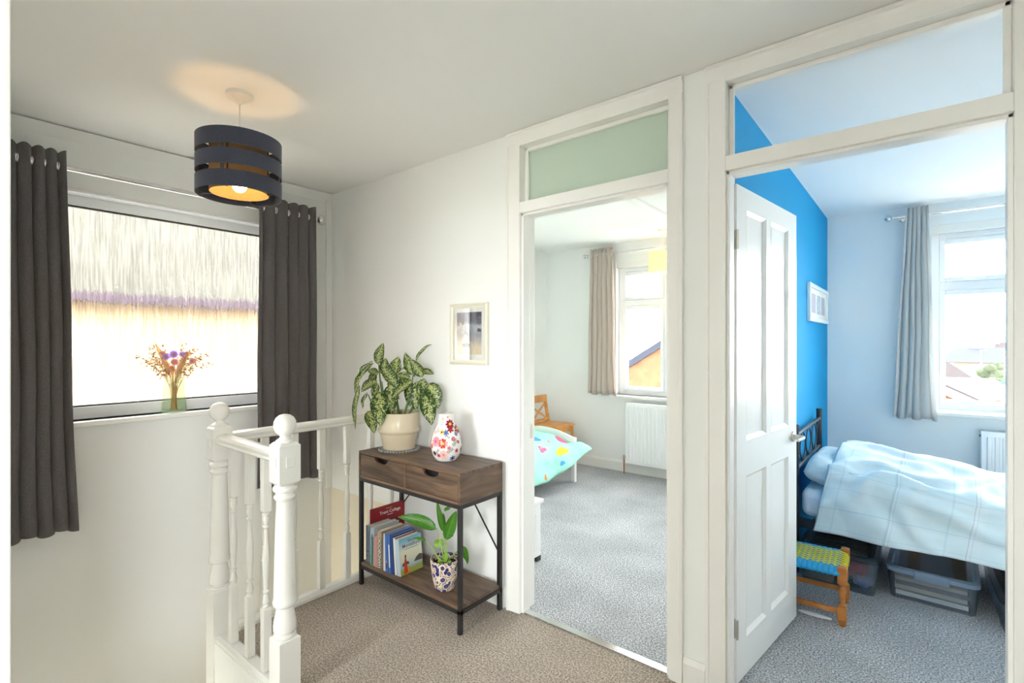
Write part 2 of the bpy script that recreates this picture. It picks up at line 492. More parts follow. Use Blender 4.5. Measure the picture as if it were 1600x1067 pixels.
# door wall
m = MB().box(XW, -1.575, YD, YB, 0.32, H).box(-0.755, -0.60, YD, YB, 0, H).box(0.225, 1.95, YD, YB, 0, H)
m.box(-2.5, -1.575, YD, YB, 0, 0.32).box(-1.575, -0.755, YD, YB, 2.36, H).box(-0.60, 0.225, YD, YB, 2.36, H)
S(m.build('wall_back', 'landing_paint'), 'off-white landing wall behind the console table and round both doorways', 'wall')
S(MB().box(XW, -2.5, YD - 0.001, YB, -2.6, 0.32).box(-2.5, -1.0, YD, YB, -2.6, -0.22).build('wall_stairwell', 'stair_cream'),  # wall below this level edge given a deeper cream colour
  'deeper cream strip of stairwell wall behind the banister spindles', 'wall')
# wall beside the stairs, its end is the white edge at the left of the picture
S(MB().box(XW, -1.84, -0.05, 0.05, -0.3, H).box(-2.3, -1.84, -0.05, 0.05, -2.6, -0.3).box(-1.20, -0.60, -0.05, 0.05, 0, H).box(-1.84, -1.20, -0.05, 0.05, 2.05, H).build('wall_front', 'landing_paint'), 'stairwell wall on the near side, by the camera', 'wall')  # gap and lower cut-out shaped to pass daylight from the added openings
S(MB().box(-0.60, -0.56, -0.07, 0.06, 0, H).build('trim_1', 'gloss_white', bevel=0.003), 'white gloss edge of door lining at left border of the picture', 'trim')
# rest of the landing, behind the camera, with two openings added to brighten the landing
m = MB().box(-1.96, -1.86, -2.7, -0.05, -0.22, H)
S(m.build('wall_landing_side', 'landing_paint'), 'landing side wall behind the camera', 'wall')
ex0, ex1, ez0, ez1 = -1.75, -0.9, 0.95, 2.1
m = MB().box(-1.96, ex0, -2.75, -2.6, 0, H).box(ex1, 1.75, -2.75, -2.6, 0, H).box(ex0, ex1, -2.75, -2.6, 0, ez0).box(ex0, ex1, -2.75, -2.6, ez1, H)
S(m.build('wall_landing_end', 'landing_paint'), 'end wall of the room behind the camera with an opening added for daylight', 'wall')
m = MB().box(1.6, 1.7, -2.7, -2.5, 0, H).box(1.6, 1.7, -1.5, 2.0, 0, H).box(1.6, 1.7, -2.5, -1.5, 0, 0.75).box(1.6, 1.7, -2.5, -1.5, 2.2, H)
S(m.build('wall_right', 'landing_paint'), 'right wall behind the camera with a wide opening added for daylight', 'wall')
S(MB().box(0.34, 1.6, -0.05, 0.05, 0, H).box(-0.56, 0.34, -0.05, 0.05, 2.05, H).build('wall_camera_side', 'landing_paint'), 'wall at the right of the doorway the camera stands in', 'wall')  # unseen wall, also placed to keep side daylight off the right frame
S(MB().box(-2.2, 1.7, -2.8, -2.7, -2.6, 0).box(-3.51, -2.2, -2.8, -2.7, -0.5, 0).box(-3.51, -3.2, -2.8, -2.7, -2.6, -0.5).box(1.6, 1.7, -2.7, 1.975, -2.6, -0.22).box(-3.51, -3.26, -2.7, -0.05, -2.6, -0.22).box(-1.0, 1.7, YD, YB, -2.6, -0.22).build('wall_downstairs', 'stair_cream'), 'cream walls of the downstairs hall below the landing, with an opening added for daylight', 'wall')  # gap in the far wall added to brighten the stairwell
S(MB().box(-3.51, -1.86, -2.7, -0.05, -0.22, -0.12).build('ceiling', 'landing_ceiling_paint'), 'ceiling of the downstairs hall beside the stairs', 'ceiling')
# bedroom 1
S(MB().box(-3.51, -3.41, YB, Y1, 0, H).build('wall_bedroom_left', 'white_room_paint'), 'white wall behind the pine chair in the small-bed room', 'wall')
b1 = (-2.51, -0.95, 0.80, 2.195)
m = MB().box(-3.51, b1[0], Y1, Y1 + 0.25, 0, H).box(b1[1], -0.662, Y1, Y1 + 0.25, 0, H).box(b1[0], b1[1], Y1, Y1 + 0.25, 0, b1[2]).box(b1[0], b1[1], Y1, Y1 + 0.25, b1[3], H)
S(m.build('wall_bedroom_far', 'white_room_paint'), 'white far wall with window and radiator in the small-bed room', 'wall')
S(MB().box(-0.712, -0.662, YB, Y1, 0, H).build('wall_bedroom_right', 'white_room_paint'), 'white dividing wall hidden at the right of the small-bed room', 'wall')
# bedroom 2
S(MB().box(-0.662, -0.612, YB, Y2, 0, H).build('wall_blue', 'blue_paint'), 'bright blue accent wall behind the open panelled door', 'wall')
b2 = (0.064, 1.68, 0.80, 2.24)
m = MB().box(-0.662, b2[0], Y2, Y2 + 0.25, 0, H).box(b2[1], 2.0, Y2, Y2 + 0.25, 0, H).box(b2[0], b2[1], Y2, Y2 + 0.25, 0, b2[2]).box(b2[0], b2[1], Y2, Y2 + 0.25, b2[3], H)
S(m.build('wall_blue_room_far', 'pale_blue_paint'), 'pale blue far wall with window beside the blue accent wall', 'wall')
S(MB().box(1.9, 2.0, YB, Y2, 0, H).build('wall_blue_room_right', 'pale_blue_paint'), 'pale blue right wall of the blue bedroom', 'wall')
# baseboards
def skirt(axis, a0, a1, face, d, h=0.11):
    pts = [(face, 0), (face + d * 0.018, 0), (face + d * 0.018, h - 0.02), (face + d * 0.008, h), (face, h)]
    m = MB()
    if axis == 'x': m.prism(pts, 'x', a0, a1)
    else: m.prism(pts, 'y', a0, a1)
    return m
S(skirt('x', -3.39, -0.72, Y1, -1).build('baseboard_bedroom_far', 'gloss_white'), 'white skirting board under the radiator of the small-bed room', 'baseboard')
S(skirt('x', -0.61, 1.9, Y2, -1).build('baseboard_blue_room', 'gloss_white'), 'white skirting board along the pale blue wall', 'baseboard')
S(skirt('x', -2.44, -1.64, YD, -1).build('baseboard_back', 'gloss_white'), 'white skirting board behind the console table', 'baseboard')
S(skirt('x', -0.725, -0.64, YD, -1).build('baseboard_pier', 'gloss_white'), 'short piece of skirting between the two doorways', 'baseboard')
S(skirt('y', 2.1, 4.84, -3.41, 1).build('baseboard_bedroom_left', 'gloss_white'), 'white skirting board behind the pine chair', 'baseboard')
# picture rail / cove strip above the frosted window, and the ceiling strips
S(MB().prism([(XW, 2.395), (XW + 0.035, 2.395), (XW + 0.035, 2.39), (XW, 2.34)], 'y', 0.05, YD).build('trim_2', 'landing_paint'), 'thin cove strip between ceiling and frosted-window wall', 'trim')
S(MB().box(-1.67, -1.60, 2.3, 4.83, 2.375, H).build('trim_3', 'white_ceiling_paint', bevel=0.006), 'white batten running across the ceiling of the small-bed room', 'trim')
# pipe-boxing corner strip of the landing
S(MB().box(XW, XW + 0.012, 1.93, YD, 0.32, 2.38).build('trim_4', 'landing_paint', bevel=0.003), 'narrow vertical strip in the corner right of the dark curtains', 'trim')

# ------------------------------------------------------------------ doorways
def arch_v(m, x0, x1, z0, z1, yf, inner):
    """architrave upright with a stepped moulding; inner = side of the opening"""
    w = x1 - x0; s = 1 if inner == 'hi' else -1
    a = x0 if inner == 'hi' else x1
    P_ = [(0, 0), (0, -0.020), (0.012, -0.022), (0.016, -0.017), (0.03, -0.015), (0.05, -0.013), (w - 0.008, -0.012), (w, -0.010), (w, 0)]
    m.prism([(a + s * p[0], yf + p[1]) for p in P_], 'z', z0, z1)
def arch_h(m, x0, x1, z0, z1, yf):
    h = z1 - z0
    P_ = [(0, h), (-0.020, h), (-0.022, h - 0.012), (-0.017, h - 0.016), (-0.014, h - 0.03), (-0.012, 0.006), (-0.010, 0), (0, 0)]
    m.prism([(yf + p[0], z0 + p[1]) for p in P_], 'x', x0, x1)

def doorway(name, label, x0, x1, glass, xa0, xa1):
    """x0,x1 = clear opening; lining 30 mm; transom light above z 2.045"""
    t = thing(name, label, 'door frame', (0, 0, 0), kind='structure')
    m = MB(); arch_v(m, xa0, x0 - 0.006, 0, 2.33, YD, 'lo' if False else 'hi'); m.build('architrave', 'gloss_white', t)
    m = MB(); arch_v(m, x1 + 0.006, xa1, 0, 2.33, YD, 'lo'); m.build('architrave', 'gloss_white', t)
    m = MB(); arch_h(m, xa0, xa1, 2.33, 2.397, YD); m.build('architrave', 'gloss_white', t)
    MB().box(x0 - 0.03, x0, 1.963, 2.09, 0, 2.36).build('lining', 'gloss_white', t, bevel=0.002)
    MB().box(x1, x1 + 0.03, 1.963, 2.09, 0, 2.36).build('lining', 'gloss_white', t, bevel=0.002)
    MB().box(x0, x1, 1.963, 2.09, 2.324, 2.36).build('lining', 'gloss_white', t, bevel=0.002)
    MB().box(x0, x1, 1.963, 2.09, 1.99, 2.045).build('transom_bar', 'gloss_white', t, bevel=0.003)
    # door stops on jambs and head
    MB().box(x0, x0 + 0.012, 1.98, 2.035, 0, 1.99).box(x1 - 0.012, x1, 1.98, 2.035, 0, 1.99).box(x0, x1, 1.98, 2.035, 1.978, 1.99).build('door_stop', 'gloss_white', t, bevel=0.002)
    # beads round the transom pane
    yg = 2.03
    g = MB()
    bw = 0.018
    for a in ((x0, x0 + bw, 2.045, 2.324), (x1 - bw, x1, 2.045, 2.324)):
        g.prism([(a[0], yg - 0.022), (a[1], yg - 0.022), (a[1], yg - 0.004), (a[0], yg - 0.004)], 'z', a[2], a[3])
    g.box(x0, x1, yg - 0.022, yg - 0.004, 2.324 - bw, 2.324)
    g.box(x0, x1, yg - 0.022, yg - 0.004, 2.045, 2.045 + 0.012)
    g.build('glazing_bead', 'gloss_white', t, bevel=0.004)
    tag(MB().box(x0 + 0.002, x1 - 0.002, yg - 0.003, yg + 0.003, 2.047, 2.322).build('pane', glass, t),
        'frosted greenish pane' if glass == 'frosted_glass' else 'clear pane')
    return t
d1 = doorway('door_1', 'white door frame with a frosted greenish transom light, nearer the console table', -1.545, -0.787, 'frosted_glass', -1.625, -0.727)
MB().box(-1.546, -1.5435, 2.045, 2.07, 0.86, 0.93).build('strike_plate', 'satin_nickel', d1)
d2 = doorway('door_2', 'white door frame with a clear transom light, opening to the blue bedroom', -0.566, 0.203, 'clear_glass', -0.638, 0.285)
S(MB().box(-1.545, -0.787, 1.985, 2.022, 0.0, 0.006).build('trim_5', 'chrome', bevel=0.002), 'metal threshold strip between beige and grey carpet', 'trim')
S(MB().box(-0.566, 0.191, 1.985, 2.022, 0.0, 0.006).build('trim_6', 'chrome', bevel=0.002), 'metal threshold strip in the blue bedroom doorway', 'trim')

# open four-panel door
ang = math.atan2(2.75 - 2.06, -0.462 + 0.545)
dl = thing('door_3', 'open white four-panelled door with lever handle swung into the blue bedroom', 'door', (-0.556, 2.078, 0.012), ang, kind='structure')
# local: x along the door from the hinge, -y = face towards the camera, thickness .035 to +y
DW, DH = 0.715, 1.955
m = MB()
xs = [(0, 0.095), (0.315, 0.372), (0.60, DW)]
for a, b in xs: m.box(a, b, 0, 0.036, 0, DH)
for z0, z1 in ((0, 0.15), (0.80, 0.94), (1.87, DH)):
    m.box(0.095, 0.315, 0, 0.036, z0, z1); m.box(0.372, 0.60, 0, 0.036, z0, z1)
m.build('stiles_and_rails', 'gloss_white', dl, weld=True)
for xa, xb in ((0.095, 0.315), (0.372, 0.60)):
    for za, zb in ((0.15, 0.80), (0.94, 1.87)):
        MB().box(xa, xb, 0.012, 0.024, za, zb).build('panel', 'gloss_white', dl)
        m = MB(); w = 0.015
        # mitred sloping moulding round the panel on both faces
        for yo, yi in ((0.001, 0.012), (0.035, 0.024)):
            o_ = [(xa, za), (xb, za), (xb, zb), (xa, zb)]; i_ = [(xa + w, za + w), (xb - w, za + w), (xb - w, zb - w), (xa + w, zb - w)]
            for k in range(4):
                j = (k + 1) % 4
                m.add([(o_[k][0], yo, o_[k][1]), (o_[j][0], yo, o_[j][1]), (i_[j][0], yi, i_[j][1]), (i_[k][0], yi, i_[k][1])], [(0, 1, 2, 3)])
        m.build('moulding', 'gloss_white', dl, solid=0.003)
for z in (0.18, 1.70):
    hg = MB().box(-0.0025, 0.0, 0.004, 0.034, z, z + 0.075).tube([(-0.006, -0.004, z), (-0.006, -0.004, z + 0.075)], 0.005).build('hinge', 'satin_nickel', dl)
    for k in range(3):
        MB().lathe([(0.004, 0), (0.003, 0.0015)], (0, 0, 0), 10, axis='x').build('screw', 'dark_seal', hg, loc=(-0.0042, 0.014 + 0.008 * (k % 2), z + 0.014 + 0.024 * k))
hd = MB().lathe([(0.025, 0), (0.025, -0.008), (0.012, -0.012), (0.009, -0.045)], (DW - 0.055, 0, 0.885), 20, axis='y')
hd.tube([(DW - 0.055, -0.045, 0.885), (DW - 0.08, -0.052, 0.885), (DW - 0.155, -0.052, 0.885)], [0.009, 0.009, 0.007], 10)
hd.build('lever_handle', 'satin_nickel', dl, smooth=True)
MB().box(DW - 0.0005, DW + 0.0015, 0.008, 0.028, 0.82, 0.95).build('latch_plate', 'satin_nickel', dl)

# ------------------------------------------------------------------ landing window, frosted
w1 = thing('window_1', 'large landing window with rain-patterned frosted glass and white sill', 'window', kind='structure')
fx0, fx1 = -3.41, -3.345
m = MB().box(fx0, fx1, wy0, wy0 + 0.06, wz0, wz1).box(fx0, fx1, wy1 - 0.06, wy1, wz0, wz1).box(fx0, fx1, wy0 + 0.06, wy1 - 0.06, wz0, wz0 + 0.062).box(fx0, fx1, wy0 + 0.06, wy1 - 0.06, wz1 - 0.062, wz1)
m.build('frame', 'upvc_white', w1, bevel=0.004)
gy0, gy1, gz0, gz1 = wy0 + 0.06, wy1 - 0.06, wz0 + 0.062, wz1 - 0.062
m = MB()
for a in ((gy0, gy0 + 0.008, gz0, gz1), (gy1 - 0.008, gy1, gz0, gz1), (gy0, gy1, gz0, gz0 + 0.008), (gy0, gy1, gz1 - 0.008, gz1)):
    m.box(-3.37, -3.352, a[0], a[1], a[2], a[3])
m.build('gasket', 'dark_seal', w1)
tag(MB().box(-3.378, -3.372, gy0 + 0.001, gy1 - 0.001, gz0 + 0.001, gz1 - 0.001).build('pane', 'rain_glass', w1), 'frosted pane with a falling-rain pattern')
MB().box(-3.345, -3.215, wy0 - 0.04, wy1 + 0.04, 0.928, wz0).build('sill', 'gloss_white', w1, bevel=0.005)
MB().box(-3.345, -3.262, wy0 + 0.002, wy1 - 0.002, wz1 - 0.012, wz1 - 0.001).build('reveal_board', 'upvc_white', w1)

# ------------------------------------------------------------------ bedroom windows
def casement(name, label, x0, x1, z0, z1, yf, ztr, mull, dark=False):
    """uPVC window: outer frame, mullions, top-hung vents above ztr and fixed lights below. yf = inner face."""
    t = thing(name, label, 'window', kind='structure')
    f = 0.05; y1 = yf + 0.06
    fm = MB().box(x0, x0 + f, yf, y1, z0, z1).box(x1 - f, x1, yf, y1, z0, z1).box(x0 + f, x1 - f, yf, y1, z0, z0 + f).box(x0 + f, x1 - f, yf, y1, z1 - f, z1)
    fm.box(x0 + f, x1 - f, yf, y1, ztr, ztr + 0.065)
    for xm in mull: fm.box(xm - 0.03, xm + 0.03, yf, y1, z0 + f, ztr).box(xm - 0.03, xm + 0.03, yf, y1, ztr + 0.065, z1 - f)
    fm.build('frame', 'upvc_white', t, bevel=0.004)
    cols = [x0 + f] + sum([[xm - 0.03, xm + 0.03] for xm in mull], []) + [x1 - f]
    for k in range(0, len(cols), 2):
        for (za, zb) in ((z0 + f, ztr), (ztr + 0.065, z1 - f)):
            a, b = cols[k], cols[k + 1]; s = 0.035
            sash = MB().box(a, a + s, yf - 0.012, y1 - 0.01, za, zb).box(b - s, b, yf - 0.012, y1 - 0.01, za, zb).box(a + s, b - s, yf - 0.012, y1 - 0.01, za, za + s).box(a + s, b - s, yf - 0.012, y1 - 0.01, zb - s, zb).build('sash', 'upvc_white', t, bevel=0.004)
            MB().box(a + s, b - s, yf + 0.02, yf + 0.026, za + s, zb - s).build('pane', 'clear_glass', sash)
            if zb > ztr + 0.1 or True:
                xm = (a + b) / 2
                if za > ztr:
                    hm = MB().box(xm - 0.02, xm + 0.02, yf - 0.02, yf - 0.012, za + 0.006, za + 0.026).obox((xm, yf - 0.028, za + 0.02), (xm - 0.10, yf - 0.034, za + 0.032), 0.014, 0.012)
                else:
                    hm = MB().box(b - 0.03, b - 0.01, yf - 0.02, yf - 0.012, (za + zb) / 2 - 0.03, (za + zb) / 2 + 0.03).obox((b - 0.02, yf - 0.028, (za + zb) / 2), (b - 0.02, yf - 0.034, (za + zb) / 2 - 0.1), 0.014, 0.012)
                hm.build('handle', 'upvc_white', sash, bevel=0.003)
    MB().box(x0 - 0.03, x1 + 0.03, yf - 0.14, yf, z0 - 0.028, z0).build('sill', 'gloss_white', t, bevel=0.005)
    # trickle vents
    for k in range(0, len(cols), 2):
        a, b = cols[k], cols[k + 1]
        MB().box(a + 0.04, b - 0.04, yf - 0.012, yf, z1 - 0.038, z1 - 0.022).build('trickle_vent', 'upvc_white', t, bevel=0.003)
    return t
casement('window_2', 'white casement window beside the taupe curtain', b1[0], b1[1], b1[2], b1[3] - 0.055, Y1 + 0.07, 1.735, [-1.98, -1.45])
S(MB().box(b1[0], b1[1], Y1 + 0.01, Y1 + 0.13, b1[3] - 0.055, b1[3]).build('trim_7', 'gloss_white'), 'white head board above the window beside the taupe curtain', 'trim')
casement('window_3', 'white casement window beside the light grey curtain', b2[0], b2[1], b2[2] + 0.03, b2[3] - 0.06, Y2 + 0.07, 1.745, [0.62, 1.15])
S(MB().box(b2[0], b2[1], Y2 + 0.01, Y2 + 0.13, b2[3] - 0.06, b2[3]).build('trim_8', 'gloss_white'), 'white head board above the window beside the grey curtain', 'trim')

# ------------------------------------------------------------------ balustrade
# apron below the landing edge
S(MB().box(-2.54, -1.86, 0.915, 0.925, -0.6, 0.0).box(-2.54, -2.53, 0.92, YD - 0.005, -0.6, 0.0).box(-1.87, -1.86, 0.06, 0.915, -0.6, 0.0).build('trim_9', 'landing_paint'),
  'off-white apron panel below the near edge of the banister', 'trim')
bal = thing('balustrade', 'white turned-wood banister with two ball-topped newel posts at the stairwell', 'banister', (-2.2, 0.95, 0))
def L_(x, y, z): return (x + 2.2, y - 0.95, z)   # world to balustrade local
def newel(x, y, zb):
    t = MB(); s = 0.041
    ch = 0.012
    def sq(m, h, z0, z1, c=0.010):
        # square block with chamfered top and bottom ends
        pr = [(h - c, z0), (h, z0 + c), (h, z1 - c), (h - c, z1)]
        vs = []; fs = []
        for r, z in pr:
            for a, b in ((-1, -1), (1, -1), (1, 1), (-1, 1)): vs.append((a * r, b * r, z))
        for i in range(3):
            for k in range(4):
                fs.append((i * 4 + k, i * 4 + (k + 1) % 4, i * 4 + 4 + (k + 1) % 4, i * 4 + 4 + k))
        fs += [(3, 2, 1, 0), (12, 13, 14, 15)]
        m.add(vs, fs)
    body = MB(); sq(body, s, 0.805, 0.968, 0.012)
    body.lathe([(0.033, 0.805), (0.042, 0.797), (0.044, 0.79), (0.042, 0.783), (0.034, 0.778), (0.033, 0.768), (0.039, 0.763), (0.040, 0.757), (0.036, 0.75), (0.031, 0.744), (0.031, 0.735), (0.034, 0.66), (0.038, 0.52), (0.0405, 0.39), (0.041, 0.372),
                (0.044, 0.365), (0.0445, 0.355), (0.041, 0.348), (0.033, 0.343), (0.031, 0.338), (0.033, 0.325), (0.039, 0.295), (0.042, 0.27), (0.041, 0.252), (0.035, 0.243), (0.035, 0.24), (0.041, 0.236), (0.0415, 0.23), (0.038, 0.225)], (0, 0, 0), 28)
    sq(body, s, zb, 0.226, 0.006)
    o = body.build('newel_post', 'newel_white', bal, smooth=30, loc=L_(x, y, 0))
    MB().lathe([(0.034, 0.966), (0.034, 0.973), (0.024, 0.980), (0.019, 0.985), (0.0185, 0.990), (0.024, 0.996), (0.033, 1.004), (0.039, 1.017), (0.0415, 1.032), (0.039, 1.048), (0.032, 1.061), (0.020, 1.070), (0.008, 1.0735), (1e-6, 1.074)], (0, 0, 0), 28).build('ball_finial', 'newel_white', o, smooth=30)
    # covers over the fixings
    MB().box(-0.017, 0.017, -s - 0.004, -s, 0.875, 0.915).build('bolt_cover', 'newel_white', o, bevel=0.002)
    MB().box(s, s + 0.004, -0.017, 0.017, 0.875, 0.915).build('bolt_cover', 'newel_white', o, bevel=0.002)
newel(-2.50, 0.95, -0.5)
newel(-1.89, 0.95, -0.5)
hr = [(-0.030, 0.893), (-0.024, 0.886), (0.024, 0.886), (0.030, 0.893), (0.026, 0.902), (0.031, 0.909), (0.032, 0.917), (0.027, 0.927), (0.012, 0.932), (-0.012, 0.932), (-0.027, 0.927), (-0.032, 0.917), (-0.031, 0.909), (-0.026, 0.902)]
MB().prism([(p[0], p[1]) for p in hr], 'y', 0.04, YD - 0.95 - 0.001).build('handrail', 'newel_white', bal, smooth=30, loc=(-0.30, 0, 0))
MB().prism([(p[0], p[1]) for p in hr], 'x', -0.30 + 0.04, 0.31 - 0.04).build('handrail', 'newel_white', bal, smooth=30)
br = [(-0.032, 0.0), (0.032, 0.0), (0.032, 0.016), (0.024, 0.022), (0.020, 0.028), (-0.020, 0.028), (-0.024, 0.022), (-0.032, 0.016)]
MB().prism(br, 'y', 0.04, YD - 0.95 - 0.001).build('base_rail', 'newel_white', bal, loc=(-0.30, 0, 0))
MB().prism(br, 'x', -0.30 + 0.04, 0.31 - 0.04).build('base_rail', 'newel_white', bal)
def baluster_mesh():
    m = MB(); s = 0.0155
    def sq(z0, z1):
        pr = [(s - 0.005, z0), (s, z0 + 0.006), (s, z1 - 0.006), (s - 0.005, z1)]
        vs = [(a * r, b * r, z) for r, z in pr for a, b in ((-1, -1), (1, -1), (1, 1), (-1, 1))]
        fs = [(i * 4 + k, i * 4 + (k + 1) % 4, i * 4 + 4 + (k + 1) % 4, i * 4 + 4 + k) for i in range(3) for k in range(4)]
        m.add(vs, fs + [(3, 2, 1, 0), (12, 13, 14, 15)])
    sq(0.665, 0.887); sq(0.026, 0.285)
    m.lathe([(0.010, 0.667), (0.0145, 0.661), (0.0145, 0.656), (0.011, 0.652), (0.014, 0.642), (0.014, 0.635), (0.009, 0.618), (0.009, 0.614), (0.0135, 0.610), (0.0135, 0.605), (0.009, 0.600), (0.0085, 0.59), (0.010, 0.55), (0.0140, 0.50), (0.0145, 0.475), (0.013, 0.42), (0.0095, 0.365), (0.009, 0.355), (0.0135, 0.350), (0.0135, 0.345), (0.009, 0.340), (0.009, 0.335), (0.014, 0.312), (0.0145, 0.303), (0.010, 0.295), (0.0135, 0.290), (0.0125, 0.284)], (0, 0, 0), 14)
    return m
b0 = baluster_mesh().build('baluster', 'newel_white', bal, smooth=30, loc=L_(-2.5, 1.155, 0))
for y in (1.305, 1.455, 1.612, 1.770, 1.92): copyob(b0, bal, L_(-2.5, y, 0))
for x in (-2.35, -2.19, -2.045): copyob(b0, bal, L_(x, 0.95, 0))

# ------------------------------------------------------------------ curtains and poles
def curtain(name, label, mat, axis, base, t0, t1, q0, q1, ztop, zbot, n, amp, grp=None, rings=True, out=1, poleoff=0.0, seed=1):
    """axis 'y': runs along y at x=base; 'x': runs along x at y=base. t: top extent, q: bottom extent."""
    th = thing(name, label, 'curtain', (base, (t0 + t1) / 2, zbot) if axis == 'y' else ((t0 + t1) / 2, base, zbot), group=grp)
    ox, oy, oz = th.location
    rnd = random.Random(seed)
    wgt = [rnd.uniform(0.75, 1.3) for _ in range(2 * n)]; tot = sum(wgt); acc = [0]
    for w in wgt: acc.append(acc[-1] + w / tot)
    ampk = [rnd.uniform(0.75, 1.15) for _ in range(2 * n + 1)]
    def fn(u, v):
        k = min(int(u * 2 * n), 2 * n - 1); fr = u * 2 * n - k
        uu = acc[k] + (acc[k + 1] - acc[k]) * fr
        top = 1 - v
        a = (t0 + (t1 - t0) * uu) * top + (q0 + (q1 - q0) * uu) * v
        a += 0.006 * math.sin(9 * v + 5 * uu) * v
        ph = PI * (u * 2 * n)
        am = amp * (ampk[k] * (1 - fr) + ampk[k + 1] * fr) * (1 - 0.15 * v)
        d = am * math.cos(ph) * out
        # cloth bunches: push sides of the fold outwards so the folds look rounded
        a += 0.62 * (t1 - t0) / (2 * n) * math.sin(ph)
        z = ztop + (zbot - ztop) * v
        if v < 0.02: z += 0.006 * math.cos(2 * ph)
        if v > 0.98: z += 0.008 * math.sin(3.3 * u * n + 1)
        if axis == 'y': return (base + d - ox, a - oy, z - oz)
        return (a - ox, base - d - oy, z - oz)
    MB().grid(fn, n * 2 * 10, 24).build('cloth', mat, th, smooth='all', solid=0.003)
    if rings:
        for k in range(2 * n):
            u = (k + 0.5) / (2 * n)
            p = fn(u, 0.0); p2 = fn(u, 0.03)
            zc = ztop - 0.065 - oz
            ring = MB()
            tx = Vector(fn(u + 0.01, 0.02)) - Vector(fn(u - 0.01, 0.02)); tx.z = 0; tx.normalize()
            c = Vector((p[0], p[1], zc))
            ring.tube([c + (tx * math.cos(2 * PI * q / 16) + Vector((0, 0, 1)) * math.sin(2 * PI * q / 16)) * 0.024 for q in range(16)], 0.0042, 6, closed=True)
            ring.build('eyelet', 'chrome', th, smooth='all')
    return th
curtain('curtain', 'charcoal eyelet curtain left of the frosted window', 'charcoal_curtain', 'y', -3.165, 0.12, 0.520, 0.10, 0.562, 2.245, 0.452, 9, 0.036, 'charcoal curtains of the landing', seed=3)
curtain('curtain', 'charcoal eyelet curtain right of the frosted window, behind the banister', 'charcoal_curtain', 'y', -3.165, 1.412, 1.782, 1.398, 1.796, 2.245, 0.452, 5, 0.038, 'charcoal curtains of the landing', seed=5)
def pole(name, label, axis, base, a0, a1, z, rad=0.0125, ball=0.032, wall=None, brackets=(), both=True):
    mid = (a0 + a1) / 2
    th = thing(name, label, 'curtain pole', (base, mid, z) if axis == 'y' else (mid, base, z))
    def Q(a, d=0, zz=0): return (d, a - mid, zz) if axis == 'y' else (a - mid, d, zz)
    MB().tube([Q(a0), Q(a1)], rad, 14).build('rod', 'chrome', th, smooth=True)
    for e, s in ((a0, -1), (a1, 1)):
        if not both and s == 1: continue
        pr = [(0.010, 0), (0.017, 0.004), (0.017, 0.010), (0.008, 0.014), (0.008, 0.022)]
        c = Q(e + s * (0.022 + ball * 0.92))
        m = MB().tube([Q(e), Q(e + s * 0.012)], 0.019, 14).tube([Q(e), Q(e + s * 0.03)], 0.009, 12)
        m.sphere(c, ball, 20, 12)
        m.build('ball_finial', 'chrome', th, smooth=True)
    for b in brackets:
        MB().tube([Q(b, 0), Q(b, wall - base)], 0.007, 8).lathe([(0.022, 0), (0.022, 0.006)], Q(b, wall - base + (0.001 if axis == 'y' else -0.007)), 14, axis='x' if axis == 'y' else 'y').build('bracket', 'chrome', th, smooth=True)
    return th
pole('curtain_pole', 'chrome curtain pole with ball finial above the frosted window', 'y', -3.165, 0.08, 1.79, 2.180, wall=XW, brackets=(0.30, 1.66), ball=0.032)
curtain('curtain', 'taupe eyelet curtain drawn left of the small-bed room window', 'taupe_curtain', 'x', Y1 - 0.09, -2.75, -2.49, -2.79, -2.455, 2.345, 0.80, 5, 0.032, seed=8)
pole('curtain_pole', 'thin pale curtain pole over the taupe curtain', 'x', Y1 - 0.09, -2.80, -0.75, 2.285, 0.010, 0.022, wall=Y1, brackets=(-2.62, -0.85))
curtain('curtain', 'light grey pencil-pleat curtain drawn left of the blue room window', 'grey_curtain', 'x', Y2 - 0.10, -0.085, 0.048, -0.168, 0.092, 2.372, 0.77, 5, 0.03, rings=False, seed=12)
pole('curtain_pole', 'chrome curtain pole with ball finial over the light grey curtain', 'x', Y2 - 0.10, -0.15, 1.80, 2.315, 0.011, 0.026, wall=Y2, brackets=(-0.11, 1.76))

# ------------------------------------------------------------------ pendant lamps
lp = thing('pendant_lamp', 'pendant lamp with navy banded drum shade over the stairwell', 'pendant lamp', (-2.24, 0.93, 1.965))
def ring(m, r, z0, z1, th=0.002, n=48):
    m.lathe([(r, z0), (r, z1), (r - th, z1), (r - th, z0), (r, z0)], (0, 0, 0), n, cap=False)
    return m
RS = 0.163
for z0, z1 in ((0.0, 0.065), (0.087, 0.150), (0.167, 0.235)):
    ring(MB(), RS, z0, z1).build('shade_band', 'navy_shade', lp, smooth=True, weld=True)
ring(MB(), 0.113, 0.012, 0.228).build('inner_shade', 'mesh_shade', lp, smooth=True, weld=True)
for k in range(4):
    a = PI / 4 + k * PI / 2; m = MB()
    m.obox((0.114 * math.cos(a), 0.114 * math.sin(a), 0.012), (0.114 * math.cos(a), 0.114 * math.sin(a), 0.228), 0.004, 0.004)
    for zz in (0.012, 0.115, 0.226):
        m.obox((0.112 * math.cos(a), 0.112 * math.sin(a), zz), ((RS - 0.001) * math.cos(a), (RS - 0.001) * math.sin(a), zz), 0.004, 0.006)
    m.obox(((RS - 0.003) * math.cos(a), (RS - 0.003) * math.sin(a), 0.0), ((RS - 0.003) * math.cos(a), (RS - 0.003) * math.sin(a), 0.234), 0.012, 0.002, (math.cos(a), math.sin(a), 0))
    m.build('shade_strut', 'dark_seal', lp)
m = MB()
